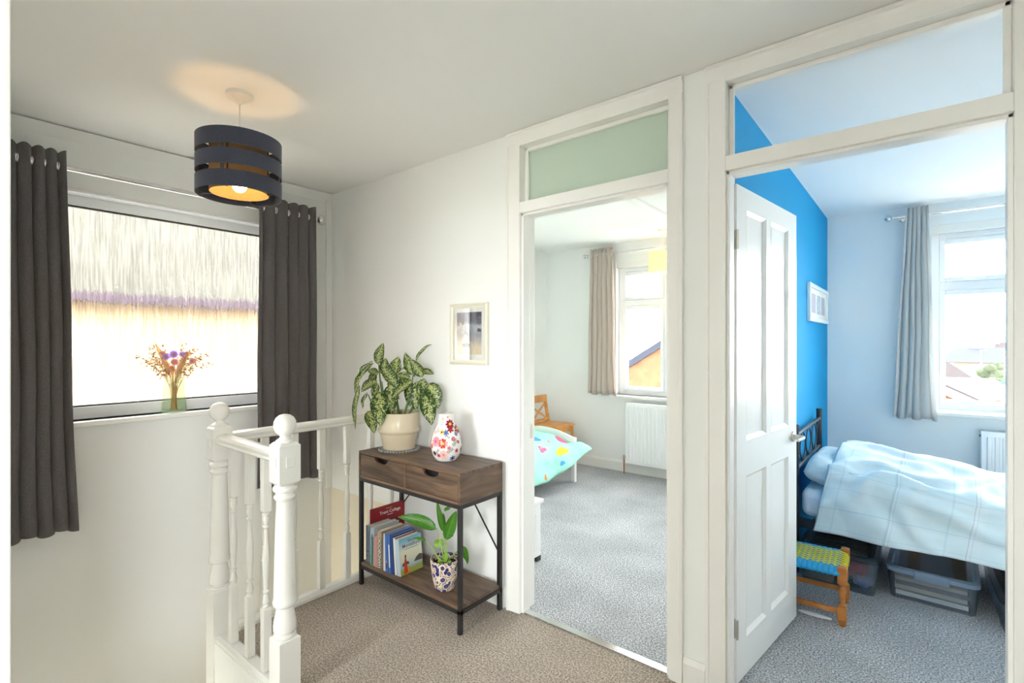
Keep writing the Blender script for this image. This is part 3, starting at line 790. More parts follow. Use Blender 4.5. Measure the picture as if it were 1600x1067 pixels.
for k in range(3):
    a = k * 2 * PI / 3
    m.obox((0.02 * math.cos(a), 0.02 * math.sin(a), 0.135), (0.112 * math.cos(a), 0.112 * math.sin(a), 0.15), 0.004, 0.004)
m.build('shade_ring', 'white_flex', lp)
MB().lathe([(0.014, 0.105), (0.017, 0.11), (0.017, 0.15), (0.010, 0.165), (0.004, 0.17)], (0, 0, 0), 16).build('lamp_holder', 'white_flex', lp, smooth=True)
MB().lathe([(1e-6, 0.018), (0.014, 0.021), (0.025, 0.032), (0.030, 0.048), (0.028, 0.064), (0.019, 0.082), (0.013, 0.094), (0.013, 0.105)], (0, 0, 0), 20).build('bulb', 'warm_bulb', lp, smooth=True)
MB().tube([(0, 0, 0.168), (0, 0, H - 1.965 - 0.03)], 0.003, 8).build('flex', 'white_flex', lp)
MB().lathe([(0.006, -0.045), (0.012, -0.040), (0.045, -0.020), (0.052, -0.016), (0.052, 0.0)], (0, 0, H - 1.965), 24).build('ceiling_rose', 'white_flex', lp, smooth=True)

l2 = thing('pendant_lamp', 'small pale yellow drum pendant in front of the small-bed room window', 'pendant lamp', (-1.86, 4.52, 2.0))
ring(MB(), 0.125, 0, 0.185).build('shade', 'yellow_shade', l2, smooth=True, weld=True)
m = MB()
for k in range(3):
    a = k * 2 * PI / 3
    m.obox((0.015 * math.cos(a), 0.015 * math.sin(a), 0.15), (0.124 * math.cos(a), 0.124 * math.sin(a), 0.165), 0.004, 0.004)
m.build('shade_ring', 'white_flex', l2)
MB().lathe([(0.013, 0.11), (0.016, 0.12), (0.016, 0.16), (0.004, 0.17)], (0, 0, 0), 14).build('lamp_holder', 'white_flex', l2, smooth=True)
MB().sphere((0, 0, 0.08), 0.03, 16, 10).build('bulb', 'warm_bulb_small', l2, smooth=True)
MB().tube([(0, 0, 0.168), (0, 0, H - 2.0 - 0.02)], 0.003, 8).build('flex', 'white_flex', l2)
MB().lathe([(0.006, -0.035), (0.04, -0.02), (0.045, -0.014), (0.045, 0.0)], (0, 0, H - 2.0), 20).build('ceiling_rose', 'white_flex', l2, smooth=True)

# ------------------------------------------------------------------ picture on the landing wall
def art_mat():
    m, nt, N, b = nodemat('watercolour_print')
    b.inputs['Roughness'].default_value = 0.6
    tc = N.new('ShaderNodeTexCoord'); sep = N.new('ShaderNodeSeparateXYZ')
    nt.links.new(tc.outputs['Generated'], sep.inputs[0])
    n = N.new('ShaderNodeTexNoise'); n.inputs['Scale'].default_value = 5; n.inputs['Detail'].default_value = 4
    nt.links.new(tc.outputs['Generated'], n.inputs['Vector'])
    ad = N.new('ShaderNodeMath'); ad.operation = 'MULTIPLY_ADD'; ad.inputs[1].default_value = 0.45
    nt.links.new(n.outputs['Fac'], ad.inputs[0]); nt.links.new(sep.outputs[2], ad.inputs[2])
    r = N.new('ShaderNodeValToRGB'); cr = r.color_ramp
    cr.elements[0].position = 0.15; cr.elements[0].color = lin((226, 212, 176))
    cr.elements[1].position = 1.1; cr.elements[1].color = lin((104, 104, 116))
    for p, c in ((0.42, (228, 216, 190)), (0.55, (188, 184, 180)), (0.72, (156, 158, 168)), (0.9, (186, 192, 202))):
        e = cr.elements.new(p); e.color = lin(c)
    nt.links.new(ad.outputs[0], r.inputs[0]); nt.links.new(r.outputs[0], b.inputs['Base Color'])
art_mat()
pmat('ink_grey', (120, 122, 134), 0.7, var=(30, (86, 86, 100)))
pmat('ink_dark', (78, 76, 86), 0.7, var=(60, (120, 120, 130)))
px0, px1, pz0, pz1 = -2.035, -1.755, 1.228, 1.560
pf = thing('picture_frame', 'cream framed grey watercolour on the wall above the console table', 'picture', (px0, YD, pz0))
W_, Hh = px1 - px0, pz1 - pz0; fw = 0.026
m = MB()
o_ = [(0, 0), (W_, 0), (W_, Hh), (0, Hh)]
for lv in [((0, -0.001), (0, -0.016)), ((0, -0.016), (0.010, -0.022)), ((0.010, -0.022), (0.018, -0.016)), ((0.018, -0.016), (fw, -0.013)), ((fw, -0.013), (fw, -0.004))]:
    (i0, y0), (i1, y1) = lv
    A = [(i0, i0), (W_ - i0, i0), (W_ - i0, Hh - i0), (i0, Hh - i0)]; B = [(i1, i1), (W_ - i1, i1), (W_ - i1, Hh - i1), (i1, Hh - i1)]
    for k in range(4):
        j = (k + 1) % 4
        m.add([(A[k][0], y0, A[k][1]), (A[j][0], y0, A[j][1]), (B[j][0], y1, B[j][1]), (B[k][0], y1, B[k][1])], [(0, 1, 2, 3)])
m.build('frame_moulding', 'cream_frame', pf, weld=True)
MB().box(fw - 0.004, W_ - fw + 0.004, -0.007, -0.004, fw - 0.004, Hh - fw + 0.004).build('mount', 'paper_white', pf)
pr = MB().box(0.048, W_ - 0.048, -0.0078, -0.0072, 0.056, Hh - 0.048).build('print', 'watercolour_print', pf)
m = MB(); m.prism([(0.118, 0.10), (0.128, 0.10), (0.127, 0.15), (0.140, 0.175), (0.127, 0.165), (0.122, 0.175), (0.108, 0.18), (0.118, 0.155)], 'y', -0.0084, -0.008)
m.prism([(0.085, 0.11), (0.10, 0.095), (0.14, 0.095), (0.15, 0.11), (0.125, 0.12)], 'y', -0.0084, -0.008)
m.build('painted_tree', 'ink_grey', pr)
m = MB(); m.prism([(0.195, 0.225), (0.230, 0.225), (0.230, 0.282), (0.185, 0.282), (0.19, 0.25)], 'y', -0.0084, -0.008).build('painted_trees', 'ink_dark', pr)
m = MB().prism([(0.20, 0.178), (0.230, 0.176), (0.230, 0.192), (0.205, 0.196)], 'y', -0.0084, -0.008)
m.build('painted_shadow', 'ink_dark', pr)
MB().box(fw, W_ - fw, -0.011, -0.0095, fw, Hh - fw).build('glazing', 'picture_glass', pf)

# ------------------------------------------------------------------ console table
TX0, TX1, TY0, TY1 = -2.435, -1.640, 1.645, 1.945
TZ = 0.745
ct = thing('console_table', 'rustic wood console table with two drawers on a black metal frame', 'table', ((TX0 + TX1) / 2, (TY0 + TY1) / 2, 0))
hx, hy = (TX1 - TX0) / 2, (TY1 - TY0) / 2
bot = 0.598
MB().box(-hx, hx, -hy, hy, TZ - 0.015, TZ).build('table_top', ['rustic_wood'], ct, bevel=0.0015)
MB().box(-hx, -hx + 0.014, -hy, hy, bot, TZ - 0.015).build('side_panel', 'rustic_wood_side', ct)
MB().box(hx - 0.014, hx, -hy, hy, bot, TZ - 0.015).build('side_panel', 'rustic_wood_side', ct)
MB().box(-hx + 0.014, hx - 0.014, -hy, hy, bot, bot + 0.013).build('bottom_panel', 'rustic_edge', ct)
MB().box(-hx + 0.014, hx - 0.014, hy - 0.012, hy, bot + 0.013, TZ - 0.015).build('back_panel', 'rustic_wood', ct)
MB().box(-0.007, 0.007, -hy, hy - 0.012, bot + 0.013, TZ - 0.015).build('divider', 'rustic_edge', ct)
for s in (-1, 1):
    xa, xb = (-hx + 0.016, -0.009) if s < 0 else (0.009, hx - 0.016)
    za, zb = bot + 0.015, TZ - 0.018
    xm = (xa + xb) / 2; r = 0.058
    pts = [(xa, za), (xb, za), (xb, zb), (xm + r, zb)] + [(xm + r * math.cos(-PI * k / 12), zb + 0.030 * math.sin(-PI * k / 12)) for k in range(1, 12)] + [(xm - r, zb), (xa, zb)]
    dr = MB().prism(pts, 'y', -hy + 0.001, -hy + 0.015).build('drawer', 'rustic_wood', ct)
    MB().box(xa + 0.01, xb - 0.01, -hy + 0.03, hy - 0.03, za, za + 0.01).box(xa + 0.01, xa + 0.02, -hy + 0.015, hy - 0.03, za, zb - 0.03).box(xb - 0.02, xb - 0.01, -hy + 0.015, hy - 0.03, za, zb - 0.03).box(xm - 0.075, xm + 0.075, -hy + 0.03, -hy + 0.034, za, zb).build('drawer_box', 'black_metal', dr)
for sx in (-1, 1):
    for sy in (-1, 1):
        MB().box(sx * hx - (0.02 if sx > 0 else 0), sx * hx + (0.02 if sx < 0 else 0), sy * hy - (0.02 if sy > 0 else 0), sy * hy + (0.02 if sy < 0 else 0), 0, bot - 0.02).build('leg', 'black_metal', ct, bevel=0.0015)
def railset(z, nm):
    m = MB().box(-hx, hx, -hy, -hy + 0.02, z, z + 0.02).box(-hx, hx, hy - 0.02, hy, z, z + 0.02).box(-hx, -hx + 0.02, -hy + 0.02, hy - 0.02, z, z + 0.02).box(hx - 0.02, hx, -hy + 0.02, hy - 0.02, z, z + 0.02)
    m.build(nm, 'black_metal', ct, bevel=0.001)
railset(bot - 0.02, 'top_rail')
railset(0.092, 'shelf_rail')
MB().box(-hx + 0.004, hx - 0.004, -hy + 0.003, hy - 0.003, 0.112, 0.127).build('shelf', 'rustic_wood', ct, bevel=0.001)
MB().tube([(hx - 0.012, -hy + 0.11, bot - 0.02), (hx - 0.012, hy - 0.02, 0.30)], 0.004, 8).build('brace', 'black_metal', ct)
MB().tube([(-hx + 0.20, hy - 0.01, bot - 0.02), (-hx + 0.02, hy - 0.01, 0.38)], 0.004, 8).build('brace', 'black_metal', ct)

# ------------------------------------------------------------------ leaves
def leaf(parent, p0, p1, width, mat, sag=0.2, face=0.0, name='leaf', cup=0.25, n=12, bow=None):
    """leaf blade from p0 to p1 (local), bowed upwards by sag*length; face turns the blade about its axis."""
    p0 = Vector(p0); p1 = Vector(p1); ax = p1 - p0; L = ax.length
    up = Vector((0, 0, 1))
    t = ax.normalized()
    perp = bow if bow else (up - t * up.dot(t))
    perp = Vector(perp)
    if perp.length < 0.05: perp = Vector((0, -1, 0))
    perp.normalize()
    ctrl = (p0 + p1) / 2 + perp * L * sag
    m = MB()
    def fn(u, v):
        p = p0 * (1 - v) ** 2 + ctrl * 2 * v * (1 - v) + p1 * v * v
        tg = (ctrl - p0) * (1 - v) + (p1 - ctrl) * v
        tg.normalize()
        view = Vector((0.0, -1.0, 0.35))
        nrm = view - tg * view.dot(tg)
        if nrm.length < 0.1: nrm = up - tg * up.dot(tg)
        nrm.normalize()
        nrm = Matrix.Rotation(face, 3, tg) @ nrm
        sd = tg.cross(nrm)
        w = width / 2 * (math.sin(PI * min(1, v ** 0.72)) ** 0.8 if 0 < v < 1 else 0.0) + 0.0006
        s = (u - 0.5) * 2
        return p + sd * (w * s) - nrm * (-cup * w * abs(s) ** 1.5 + 0.0) + nrm * 0.004 * math.sin(9 * v + 3 * s) * abs(s)
    m.grid(fn, 6, n)
    return m.build(name, mat, parent, smooth='all')

# dieffenbachia: local x = across, y = away, scale from reference measures
k = 0.000641
def dq(zx, zy, d=0.0): return ((zx - 427) * k, d, (985 - zy) * k)
plant = thing('potted_plant', 'variegated dumb cane plant in a cream banded pot on the console table', 'potted plant', (-2.285, 1.805, TZ + 0.010), YAW)
potprof = [(0.084, 0.0), (0.088, 0.002), (0.097, 0.05), (0.105, 0.088), (0.113, 0.094), (0.117, 0.102), (0.116, 0.112), (0.111, 0.122), (0.112, 0.19), (0.113, 0.202), (0.110, 0.204), (0.105, 0.202), (0.104, 0.175)]
pmat('cream_glaze', (222, 210, 184), 0.25, var=(5, (214, 200, 172)))
MB().lathe(potprof, (0, 0, 0), 48).build('pot', 'cream_glaze', plant, smooth=True)
MB().lathe([(1e-6, 0.178), (0.05, 0.182), (0.104, 0.176)], (0, 0, 0), 32, cap=False).build('soil', 'soil', plant, smooth=True)
for a, b, c in (((320, 690), (275, 500), (245, 250)), ((340, 690), (350, 520), (330, 380)), ((480, 690), (545, 470), (560, 340)), ((520, 690), (590, 560), (600, 400)), ((430, 690), (390, 520), (395, 330)), ((300, 690), (190, 640), (145, 520))):
    A, B, Cc = (Vector(dq(*p, random.uniform(-.03, .03))) for p in (a, b, c))
    pts = [A * (1 - t) ** 2 + B * 2 * t * (1 - t) + Cc * t * t for t in [i / 8 for i in range(9)]]
    MB().tube(pts, [0.0075 - 0.0045 * i / 8 for i in range(9)], 8).build('stem', 'stem_green', plant, smooth='all')
LV = [((238, 250), (288, 62), 78, .04, 0, 0.0), ((200, 222), (52, 380), 34, .22, .9, -.02), ((288, 345), (300, 196), 78, .06, .3, .03), ((385, 340), (402, 183), 98, .06, -.2, .05),
      ((285, 285), (432, 475), 92, .16, .1, -.03), ((205, 240), (62, 560), 62, .30, .5, -.02), ((92, 430), (64, 810), 46, .10, .4, -.05), ((175, 650), (255, 832), 88, .12, -.2, -.10),
      ((270, 485), (315, 768), 128, .10, .0, -.12), ((365, 425), (385, 684), 118, .10, .1, -.07), ((525, 405), (520, 628), 88, .06, -.3, .01), ((600, 400), (588, 655), 96, .10, .2, -.04),
      ((655, 375), (622, 570), 80, .08, -.2, -.03), ((684, 418), (782, 630), 118, .18, -.1, -.05), ((668, 512), (738, 765), 120, .10, .1, -.09), ((545, 345), (474, 148), 78, -.05, .2, .02),
      ((640, 360), (532, 205), 84, .05, -.3, -.02), ((525, 375), (398, 345), 62, .10, .3, -.01), ((570, 225), (702, 78), 26, .32, .9, .06), ((610, 312), (722, 342), 46, .14, .2, .05),
      ((505, 290), (418, 300), 38, .10, .6, .06), ((565, 390), (395, 540), 70, .12, .2, -.08), ((245, 400), (112, 490), 74, .22, .1, -.04), ((235, 345), (140, 300), 64, .10, .4, .02),
      ((240, 420), (205, 585), 70, .12, .3, .02), ((150, 500), (104, 642), 40, .14, .5, .0), ((440, 360), (445, 470), 50, .05, .2, .06), ((330, 470), (350, 330), 46, .1, .5, .07), ((205, 320), (165, 470), 60, .2, -.3, .05)]
for a, b, w, sg, fc, d in LV:
    leaf(plant, dq(*a, d * .5), dq(*b, d), w * k * 1.18, 'variegated_leaf', sg, fc)
# petioles to the leaf bases
for a, b, d in (((400, 330), (420, 560), .03), ((600, 400), (540, 560), -.02), ((684, 418), (600, 500), -.03), ((668, 512), (560, 640), -.05), ((285, 400), (330, 600), -.04), ((270, 485), (300, 640), -.06), ((365, 425), (360, 600), -.04), ((570, 225), (560, 360), .03)):
    MB().tube([dq(*b, d * .3), dq((a[0] + b[0]) / 2 - 8, (a[1] + b[1]) / 2, d * .6), dq(*a, d * .5)], [0.004, 0.0035, 0.0025], 6).build('petiole', 'stem_green', plant, smooth='all')

cst = thing('coaster', 'round beaded clear glass coaster under the cream plant pot', 'coaster', (-2.285, 1.805, TZ), 0)
MB().lathe([(0.004, 0.0), (0.100, 0.0), (0.106, 0.004), (0.100, 0.009), (0.004, 0.009)], (0, 0, 0), 40).build('glass_plate', 'crystal', cst, smooth=True)
for q in range(40):
    a = 2 * PI * q / 40
    MB().sphere((0.109 * math.cos(a), 0.109 * math.sin(a), 0.0055), 0.0062, 8, 6).build('bead', 'crystal', cst, smooth='all')

# ------------------------------------------------------------------ floral vase
VZ = TZ
vs = thing('vase', 'white ceramic vase painted with red and pink flowers on the console table', 'vase', (-1.895, 1.80, VZ), YAW)
VP = [(0.048, 0.0), (0.054, 0.004), (0.068, 0.025), (0.077, 0.052), (0.080, 0.080), (0.077, 0.108), (0.068, 0.136), (0.056, 0.162), (0.046, 0.186), (0.0415, 0.205), (0.0405, 0.225), (0.0415, 0.238)]
def vrad(z):
    for (r0, z0), (r1, z1) in zip(VP, VP[1:]):
        if z0 <= z <= z1: return r0 + (r1 - r0) * (z - z0) / (z1 - z0)
    return VP[-1][0]
pmat('vase_glaze', (240, 236, 232), 0.12)
pmat('vase_inside', (92, 128, 66), 0.3)
MB().lathe(VP + [(0.0395, 0.239)], (0, 0, 0), 48).build('body', 'vase_glaze', vs, smooth=True)
MB().lathe([(0.0395, 0.239), (0.038, 0.236), (0.038, 0.20), (0.001, 0.19)], (0, 0, 0), 40, cap=False).build('inner_glaze', 'vase_inside', vs, smooth=True)
for nm, c in (('petal_red', (206, 42, 44)), ('petal_deep_red', (150, 36, 52)), ('petal_pink', (226, 150, 160)), ('petal_rose', (206, 96, 118)), ('petal_blue', (88, 110, 176)), ('petal_yellow', (236, 198, 70)), ('leaf_ink', (70, 104, 66)), ('dark_ink', (58, 48, 60)), ('petal_blush', (240, 196, 186))):
    pmat(nm, c, 0.2)
PM = ['petal_red', 'petal_deep_red', 'petal_pink', 'petal_rose', 'petal_blue', 'petal_yellow', 'leaf_ink', 'dark_ink', 'petal_blush']
def vmap(th, z, off):
    z = max(0.003, min(0.236, z)); r = vrad(z) + off
    return (r * math.sin(th), -r * math.cos(th), z)
def petal_patch(m, th, z, ang, L, w, off):
    c = []; n = 10
    rr = vrad(max(0.003, min(.236, z)))
    ring_ = []
    for i in range(n):
        a = 2 * PI * i / n
        x = L / 2 + L / 2 * math.cos(a); y = w / 2 * math.sin(a) * (0.6 + 0.4 * (x / L))
        dx = x * math.cos(ang) - y * math.sin(ang); dz = x * math.sin(ang) + y * math.cos(ang)
        ring_.append(vmap(th + dx / rr, z + dz, off))
    cx_ = L / 2
    cen = vmap(th + cx_ * math.cos(ang) / rr, z + cx_ * math.sin(ang), off + 0.0002)
    m.add(ring_ + [cen], [(i, (i + 1) % n, n) for i in range(n)])
m = MB(); rv = random.Random(5)
def flower(th, z, r, col, cen, n=8, off=0.0006):
    a0 = rv.uniform(0, 6)
    for i in range(n):
        m.cur = PM.index(col); petal_patch(m, th, z, a0 + 2 * PI * i / n, r, r * 0.62, off + 0.0001 * (i % 2))
    for i in range(6):
        m.cur = PM.index(cen); petal_patch(m, th, z, a0 + 2 * PI * i / 6, r * 0.33, r * 0.3, off + 0.0005)
def sprig(th, z, a, L, col, n=4):
    rr = vrad(z)
    for i in range(n):
        for s in (-1, 1):
            m.cur = PM.index(col)
            d = L * i / n
            petal_patch(m, th + d * math.cos(a) / rr, z + d * math.sin(a), a + s * 0.7, L * 0.35, L * 0.13, 0.0005)
# the flowers that face the camera, then the rest of the way round
flower(-0.10, 0.098, 0.026, 'petal_red', 'petal_yellow', 9)
flower(-0.62, 0.105, 0.027, 'petal_pink', 'petal_rose', 9)
flower(0.55, 0.190, 0.024, 'petal_deep_red', 'petal_yellow', 8)
flower(0.50, 0.165, 0.018, 'petal_deep_red', 'petal_red', 6)
flower(0.62, 0.118, 0.013, 'petal_rose', 'petal_pink', 7)
flower(0.85, 0.058, 0.012, 'petal_rose', 'petal_red', 7)
flower(-0.05, 0.040, 0.026, 'petal_blush', 'petal_pink', 9)
flower(0.10, 0.150, 0.014, 'petal_blue', 'petal_blue', 6)
flower(0.95, 0.140, 0.012, 'petal_blue', 'petal_rose', 6)
flower(-0.25, 0.152, 0.013, 'petal_yellow', 'dark_ink', 6)
flower(-0.75, 0.045, 0.014, 'dark_ink', 'petal_deep_red', 6)
flower(0.62, 0.020, 0.015, 'petal_blue', 'dark_ink', 6)
flower(1.0, 0.10, 0.010, 'petal_red', 'petal_rose', 6)
flower(-0.85, 0.15, 0.014, 'petal_blush', 'petal_pink', 7); flower(0.30, 0.075, 0.012, 'petal_pink', 'petal_rose', 7); flower(-0.42, 0.035, 0.012, 'petal_rose', 'petal_deep_red', 7); flower(-0.30, 0.215, 0.011, 'petal_blush', 'petal_pink', 6); flower(-1.0, 0.08, 0.013, 'petal_red', 'petal_yellow', 7); flower(0.30, 0.225, 0.009, 'petal_blush', 'petal_rose', 6)
sprig(-0.55, 0.15, 2.0, 0.025, 'leaf_ink', 3); sprig(0.35, 0.125, 2.6, 0.022, 'leaf_ink', 3); sprig(0.85, 0.165, -1.2, 0.022, 'leaf_ink', 3)
sprig(0.20, 0.052, 0.6, 0.035, 'leaf_ink'); sprig(0.55, 0.085, 0.8, 0.04, 'leaf_ink'); sprig(-0.35, 0.07, -2.2, 0.03, 'leaf_ink'); sprig(0.0, 0.135, 0.5, 0.025, 'dark_ink', 3); sprig(-0.35, 0.187, 1.2, 0.02, 'dark_ink', 2); sprig(-0.05, 0.06, -1.9, 0.025, 'leaf_ink', 3)
for q in range(26):
    th = rv.uniform(1.3, 5.0)
    flower(th, rv.uniform(0.03, 0.2), rv.uniform(0.010, 0.024), rv.choice(PM[:5]), rv.choice(['petal_yellow', 'petal_rose', 'dark_ink']), 7)
    sprig(rv.uniform(1.2, 5.0), rv.uniform(0.04, 0.18), rv.uniform(0, 6), 0.03, 'leaf_ink', 3)
m.build('flower_print', PM, vs, smooth='all')

# ------------------------------------------------------------------ books on the lower shelf
SZ = 0.127
def bcol(name, c): return pmat(name, c, 0.45)
pmat('rock_print', (88, 84, 78), 0.5); bcol('book_slate', (112, 122, 138)); bcol('book_sky', (176, 192, 200)); bcol('book_pink', (196, 146, 140)); bcol('book_tan', (176, 156, 132)); bcol('book_dark', (48, 50, 56))
bcol('book_white', (222, 222, 216)); bcol('book_blue', (62, 104, 172)); bcol('book_navy', (38, 62, 120)); bcol('book_red', (142, 22, 34)); bcol('book_teal', (96, 146, 150)); bcol('book_green', (110, 140, 84))
pmat('page_block', (222, 212, 192), 0.9, bump=(300, 0.3))
def cover_mat():
    m, nt, N, b = nodemat('seaside_cover')
    b.inputs['Roughness'].default_value = 0.35
    tc = N.new('ShaderNodeTexCoord'); sep = N.new('ShaderNodeSeparateXYZ'); nt.links.new(tc.outputs['Generated'], sep.inputs[0])
    n = N.new('ShaderNodeTexNoise'); n.inputs['Scale'].default_value = 4; nt.links.new(tc.outputs['Generated'], n.inputs['Vector'])
    ad = N.new('ShaderNodeMath'); ad.operation = 'MULTIPLY_ADD'; ad.inputs[1].default_value = 0.12
    nt.links.new(n.outputs['Fac'], ad.inputs[0]); nt.links.new(sep.outputs[2], ad.inputs[2])
    r = N.new('ShaderNodeValToRGB'); cr = r.color_ramp
    cr.elements[0].position = 0.0; cr.elements[0].color = lin((150, 158, 70))
    cr.elements[1].position = 1.0; cr.elements[1].color = lin((120, 176, 196))
    for p, c in ((0.2, (158, 160, 80)), (0.24, (150, 172, 172)), (0.34, (186, 198, 190)), (0.5, (216, 214, 190)), (0.7, (226, 224, 200)), (0.85, (168, 200, 206))):
        cr.elements.new(p).color = lin(c)
    nt.links.new(ad.outputs[0], r.inputs[0]); nt.links.new(r.outputs[0], b.inputs['Base Color'])
cover_mat()
def book(label, x, th, dep, hgt, cov, y0=1.675, lean=0.0, front=None, name='book', grp='books on the console shelf', z=SZ):
    """x = left side of the spine; spine faces -y; covers face +-x; lean tilts the top to the left"""
    t = thing(name, label, 'book', (x, y0, z), group=grp); t.rotation_euler = (0, -lean, 0)
    MB().box(0.0015, th - 0.0015, 0.002, dep - 0.003, 0.003, hgt - 0.003).build('page_block', 'page_block', t)
    c = MB().box(0, th, 0, 0.0016, 0, hgt).box(0, 0.0015, 0.0016, dep, 0, hgt)
    c.build('cover', cov, t)
    fc = MB().box(th - 0.0015, th, 0.0016, dep, 0, hgt).build('front_cover', front or cov, t)
    return t, fc
RS_ = (PI / 2, -PI / 2, 0)   # spine lettering, reading upwards
x = -2.418
t, fc = book('tall dark red prospectus standing at the back of the books, reading Trent College', -2.412, 0.008, 0.240, 0.278, 'book_red', 1.700, 0.0)
text_mesh('title', 'Trent College', 'white_print', 0.026, t, (0.0086, 0.135, 0.240), (PI / 2, 0, PI / 2))
MB().box(0.008, 0.0083, 0.105, 0.150, 0.259, 0.2615).build('crest_line', 'petal_yellow', t)
MB().box(0.008, 0.0083, 0.115, 0.155, 0.2205, 0.2230).build('small_line', 'white_print', t)
t, fc = book('slate-blue hardback at the left end of the shelf books', -2.402, 0.036, 0.155, 0.202, 'book_slate', 1.668)
MB().box(0.006, 0.028, -0.0005, 0, 0.06, 0.064).box(0.006, 0.022, -0.0005, 0, 0.035, 0.039).build('spine_print', 'dark_grey_print', t)
t, fc = book('thin black paperback right of the slate-blue hardback', -2.365, 0.008, 0.13, 0.19, 'book_dark', 1.68)
t, fc = book('pale sky-blue hardback with a small bird on its spine', -2.356, 0.034, 0.17, 0.206, 'book_sky', 1.664)
MB().prism([(0.011, 0.160), (0.017, 0.172), (0.023, 0.160), (0.018, 0.163), (0.018, 0.148), (0.016, 0.148), (0.016, 0.163)], 'y', -0.0006, 0).build('spine_print', 'dark_grey_print', t)
t, fc = book('short multicoloured paperback in front of the sky-blue book', -2.338, 0.012, 0.006, 0.158, 'book_teal', 1.6545)
MB().box(0.0, 0.012, -0.0005, 0, 0.0, 0.06).build('spine_print', 'book_green', t)
t, fc = book('dusty pink paperback beside the handbook', -2.318, 0.030, 0.13, 0.165, 'book_pink', 1.66)
t, fc = book('tan paperback with HANDBOOK lettered up its spine', -2.286, 0.034, 0.16, 0.204, 'book_tan', 1.66)
text_mesh('title', 'HANDBOOK', 'white_print', 0.028, t, (0.022, -0.0006, 0.085), RS_, sx=1.0)
MB().box(0.010, 0.0335, -0.0004, 0, 0.0, 0.165).build('spine_print', 'rock_print', t)
t, fc = book('slim black book right of the handbook', -2.250, 0.012, 0.14, 0.195, 'book_dark', 1.67)
t, fc = book('cream hardback with a plain white spine', -2.236, 0.020, 0.165, 0.198, 'book_white', 1.662)
t, fc = book('mid-blue paperback with a tiny figure on its spine', -2.212, 0.022, 0.15, 0.202, 'book_blue', 1.658, 0.03)
MB().prism([(0.006, 0.02), (0.016, 0.02), (0.015, 0.05), (0.008, 0.05)], 'y', -0.0006, 0).build('spine_print', 'book_dark', t)
MB().prism([(0.008, 0.05), (0.014, 0.05), (0.014, 0.062), (0.008, 0.062)], 'y', -0.0006, 0).build('spine_print', 'petal_pink', t)
t, fc = book('royal blue paperback with white lettering left of the navy book', -2.186, 0.018, 0.15, 0.205, 'book_blue', 1.66, 0.06)
MB().box(0.005, 0.013, -0.0006, 0, 0.03, 0.15).build('spine_print', 'white_print', t)
t, fc = book('navy paperback showing blue edges behind the seaside novel', -2.164, 0.016, 0.15, 0.198, 'book_navy', 1.664, 0.08)
t, fc = book('white-spined paperback with a red corner beside the seaside novel', -2.145, 0.015, 0.14, 0.19, 'book_white', 1.668, 0.09, front='book_red')
t, fc = book('seaside novel by Santa Montefiore with a woman in a red dress on its cover', -2.126, 0.030, 0.150, 0.188, 'book_sky', 1.668, 0.10, front='seaside_cover')
RC = (PI / 2, 0, PI / 2)
text_mesh('author_line', 'Santa', 'brown_print', 0.024, fc, (0.0304, 0.083, 0.168), RC)
text_mesh('author_line', 'Montefiore', 'brown_print', 0.0265, fc, (0.0304, 0.080, 0.145), RC)
MB().box(0.0302, 0.0305, 0.035, 0.125, 0.1255, 0.1285).build('title_line', 'book_teal', fc)
def cov(pts, mat, off=0.0): 
    MB().prism(pts, 'x', 0.0302 + off, 0.0304 + off).build('cover_print', mat, fc)
pmat('dress_red', (196, 62, 34), 0.5); pmat('dress_amber', (220, 150, 46), 0.5); pmat('skin_print', (160, 100, 76), 0.5)
cov([(0.012, 0.045), (0.062, 0.050), (0.056, 0.062), (0.036, 0.068), (0.016, 0.060)], 'rock_print')
cov([(0.09, 0.050), (0.148, 0.046), (0.148, 0.076), (0.13, 0.080), (0.11, 0.070)], 'rock_print')
cov([(0.022, 0.005), (0.052, 0.008), (0.044, 0.045), (0.042, 0.078), (0.030, 0.078), (0.027, 0.05)], 'dress_red', 0.0003)
cov([(0.052, 0.008), (0.060, 0.012), (0.048, 0.045), (0.044, 0.045)], 'dress_amber', 0.0003)
cov([(0.032, 0.078), (0.040, 0.078), (0.042, 0.088), (0.040, 0.097), (0.034, 0.097), (0.031, 0.088)], 'skin_print', 0.0003)
cov([(0.031, 0.090), (0.042, 0.090), (0.041, 0.100), (0.035, 0.102)], 'book_dark', 0.0005)

# ------------------------------------------------------------------ peace lily
k2 = 0.000477
def lq(zx, zy, d=0.0): return ((zx - 880) * k2, d, (1010 - zy) * k2)
def pot_pattern():
    m, nt, N, b = nodemat('blue_floral_glaze')
    b.inputs['Roughness'].default_value = 0.3
    tc = N.new('ShaderNodeTexCoord')
    nz = N.new('ShaderNodeTexNoise'); nz.inputs['Scale'].default_value = 60
    nt.links.new(tc.outputs['Object'], nz.inputs['Vector'])
    mxv = N.new('ShaderNodeMixRGB'); mxv.inputs[0].default_value = 0.012; mxv.blend_type = 'ADD'
    nt.links.new(tc.outputs['Object'], mxv.inputs[1]); nt.links.new(nz.outputs['Color'], mxv.inputs[2])
    v = N.new('ShaderNodeTexVoronoi'); v.inputs['Scale'].default_value = 34
    nt.links.new(mxv.outputs[0], v.inputs['Vector'])
    r = N.new('ShaderNodeValToRGB'); cr = r.color_ramp; cr.interpolation = 'CONSTANT'
    cr.elements[0].position = 0; cr.elements[0].color = lin((92, 86, 138))
    cr.elements[1].position = 0.18; cr.elements[1].color = lin((52, 48, 104))
    cr.elements.new(0.40).color = lin((222, 205, 182)); cr.elements.new(0.60).color = lin((62, 54, 78)); cr.elements.new(0.68).color = lin((222, 205, 182))
    nt.links.new(v.outputs['Distance'], r.inputs[0]); nt.links.new(r.outputs[0], b.inputs['Base Color'])
pot_pattern()
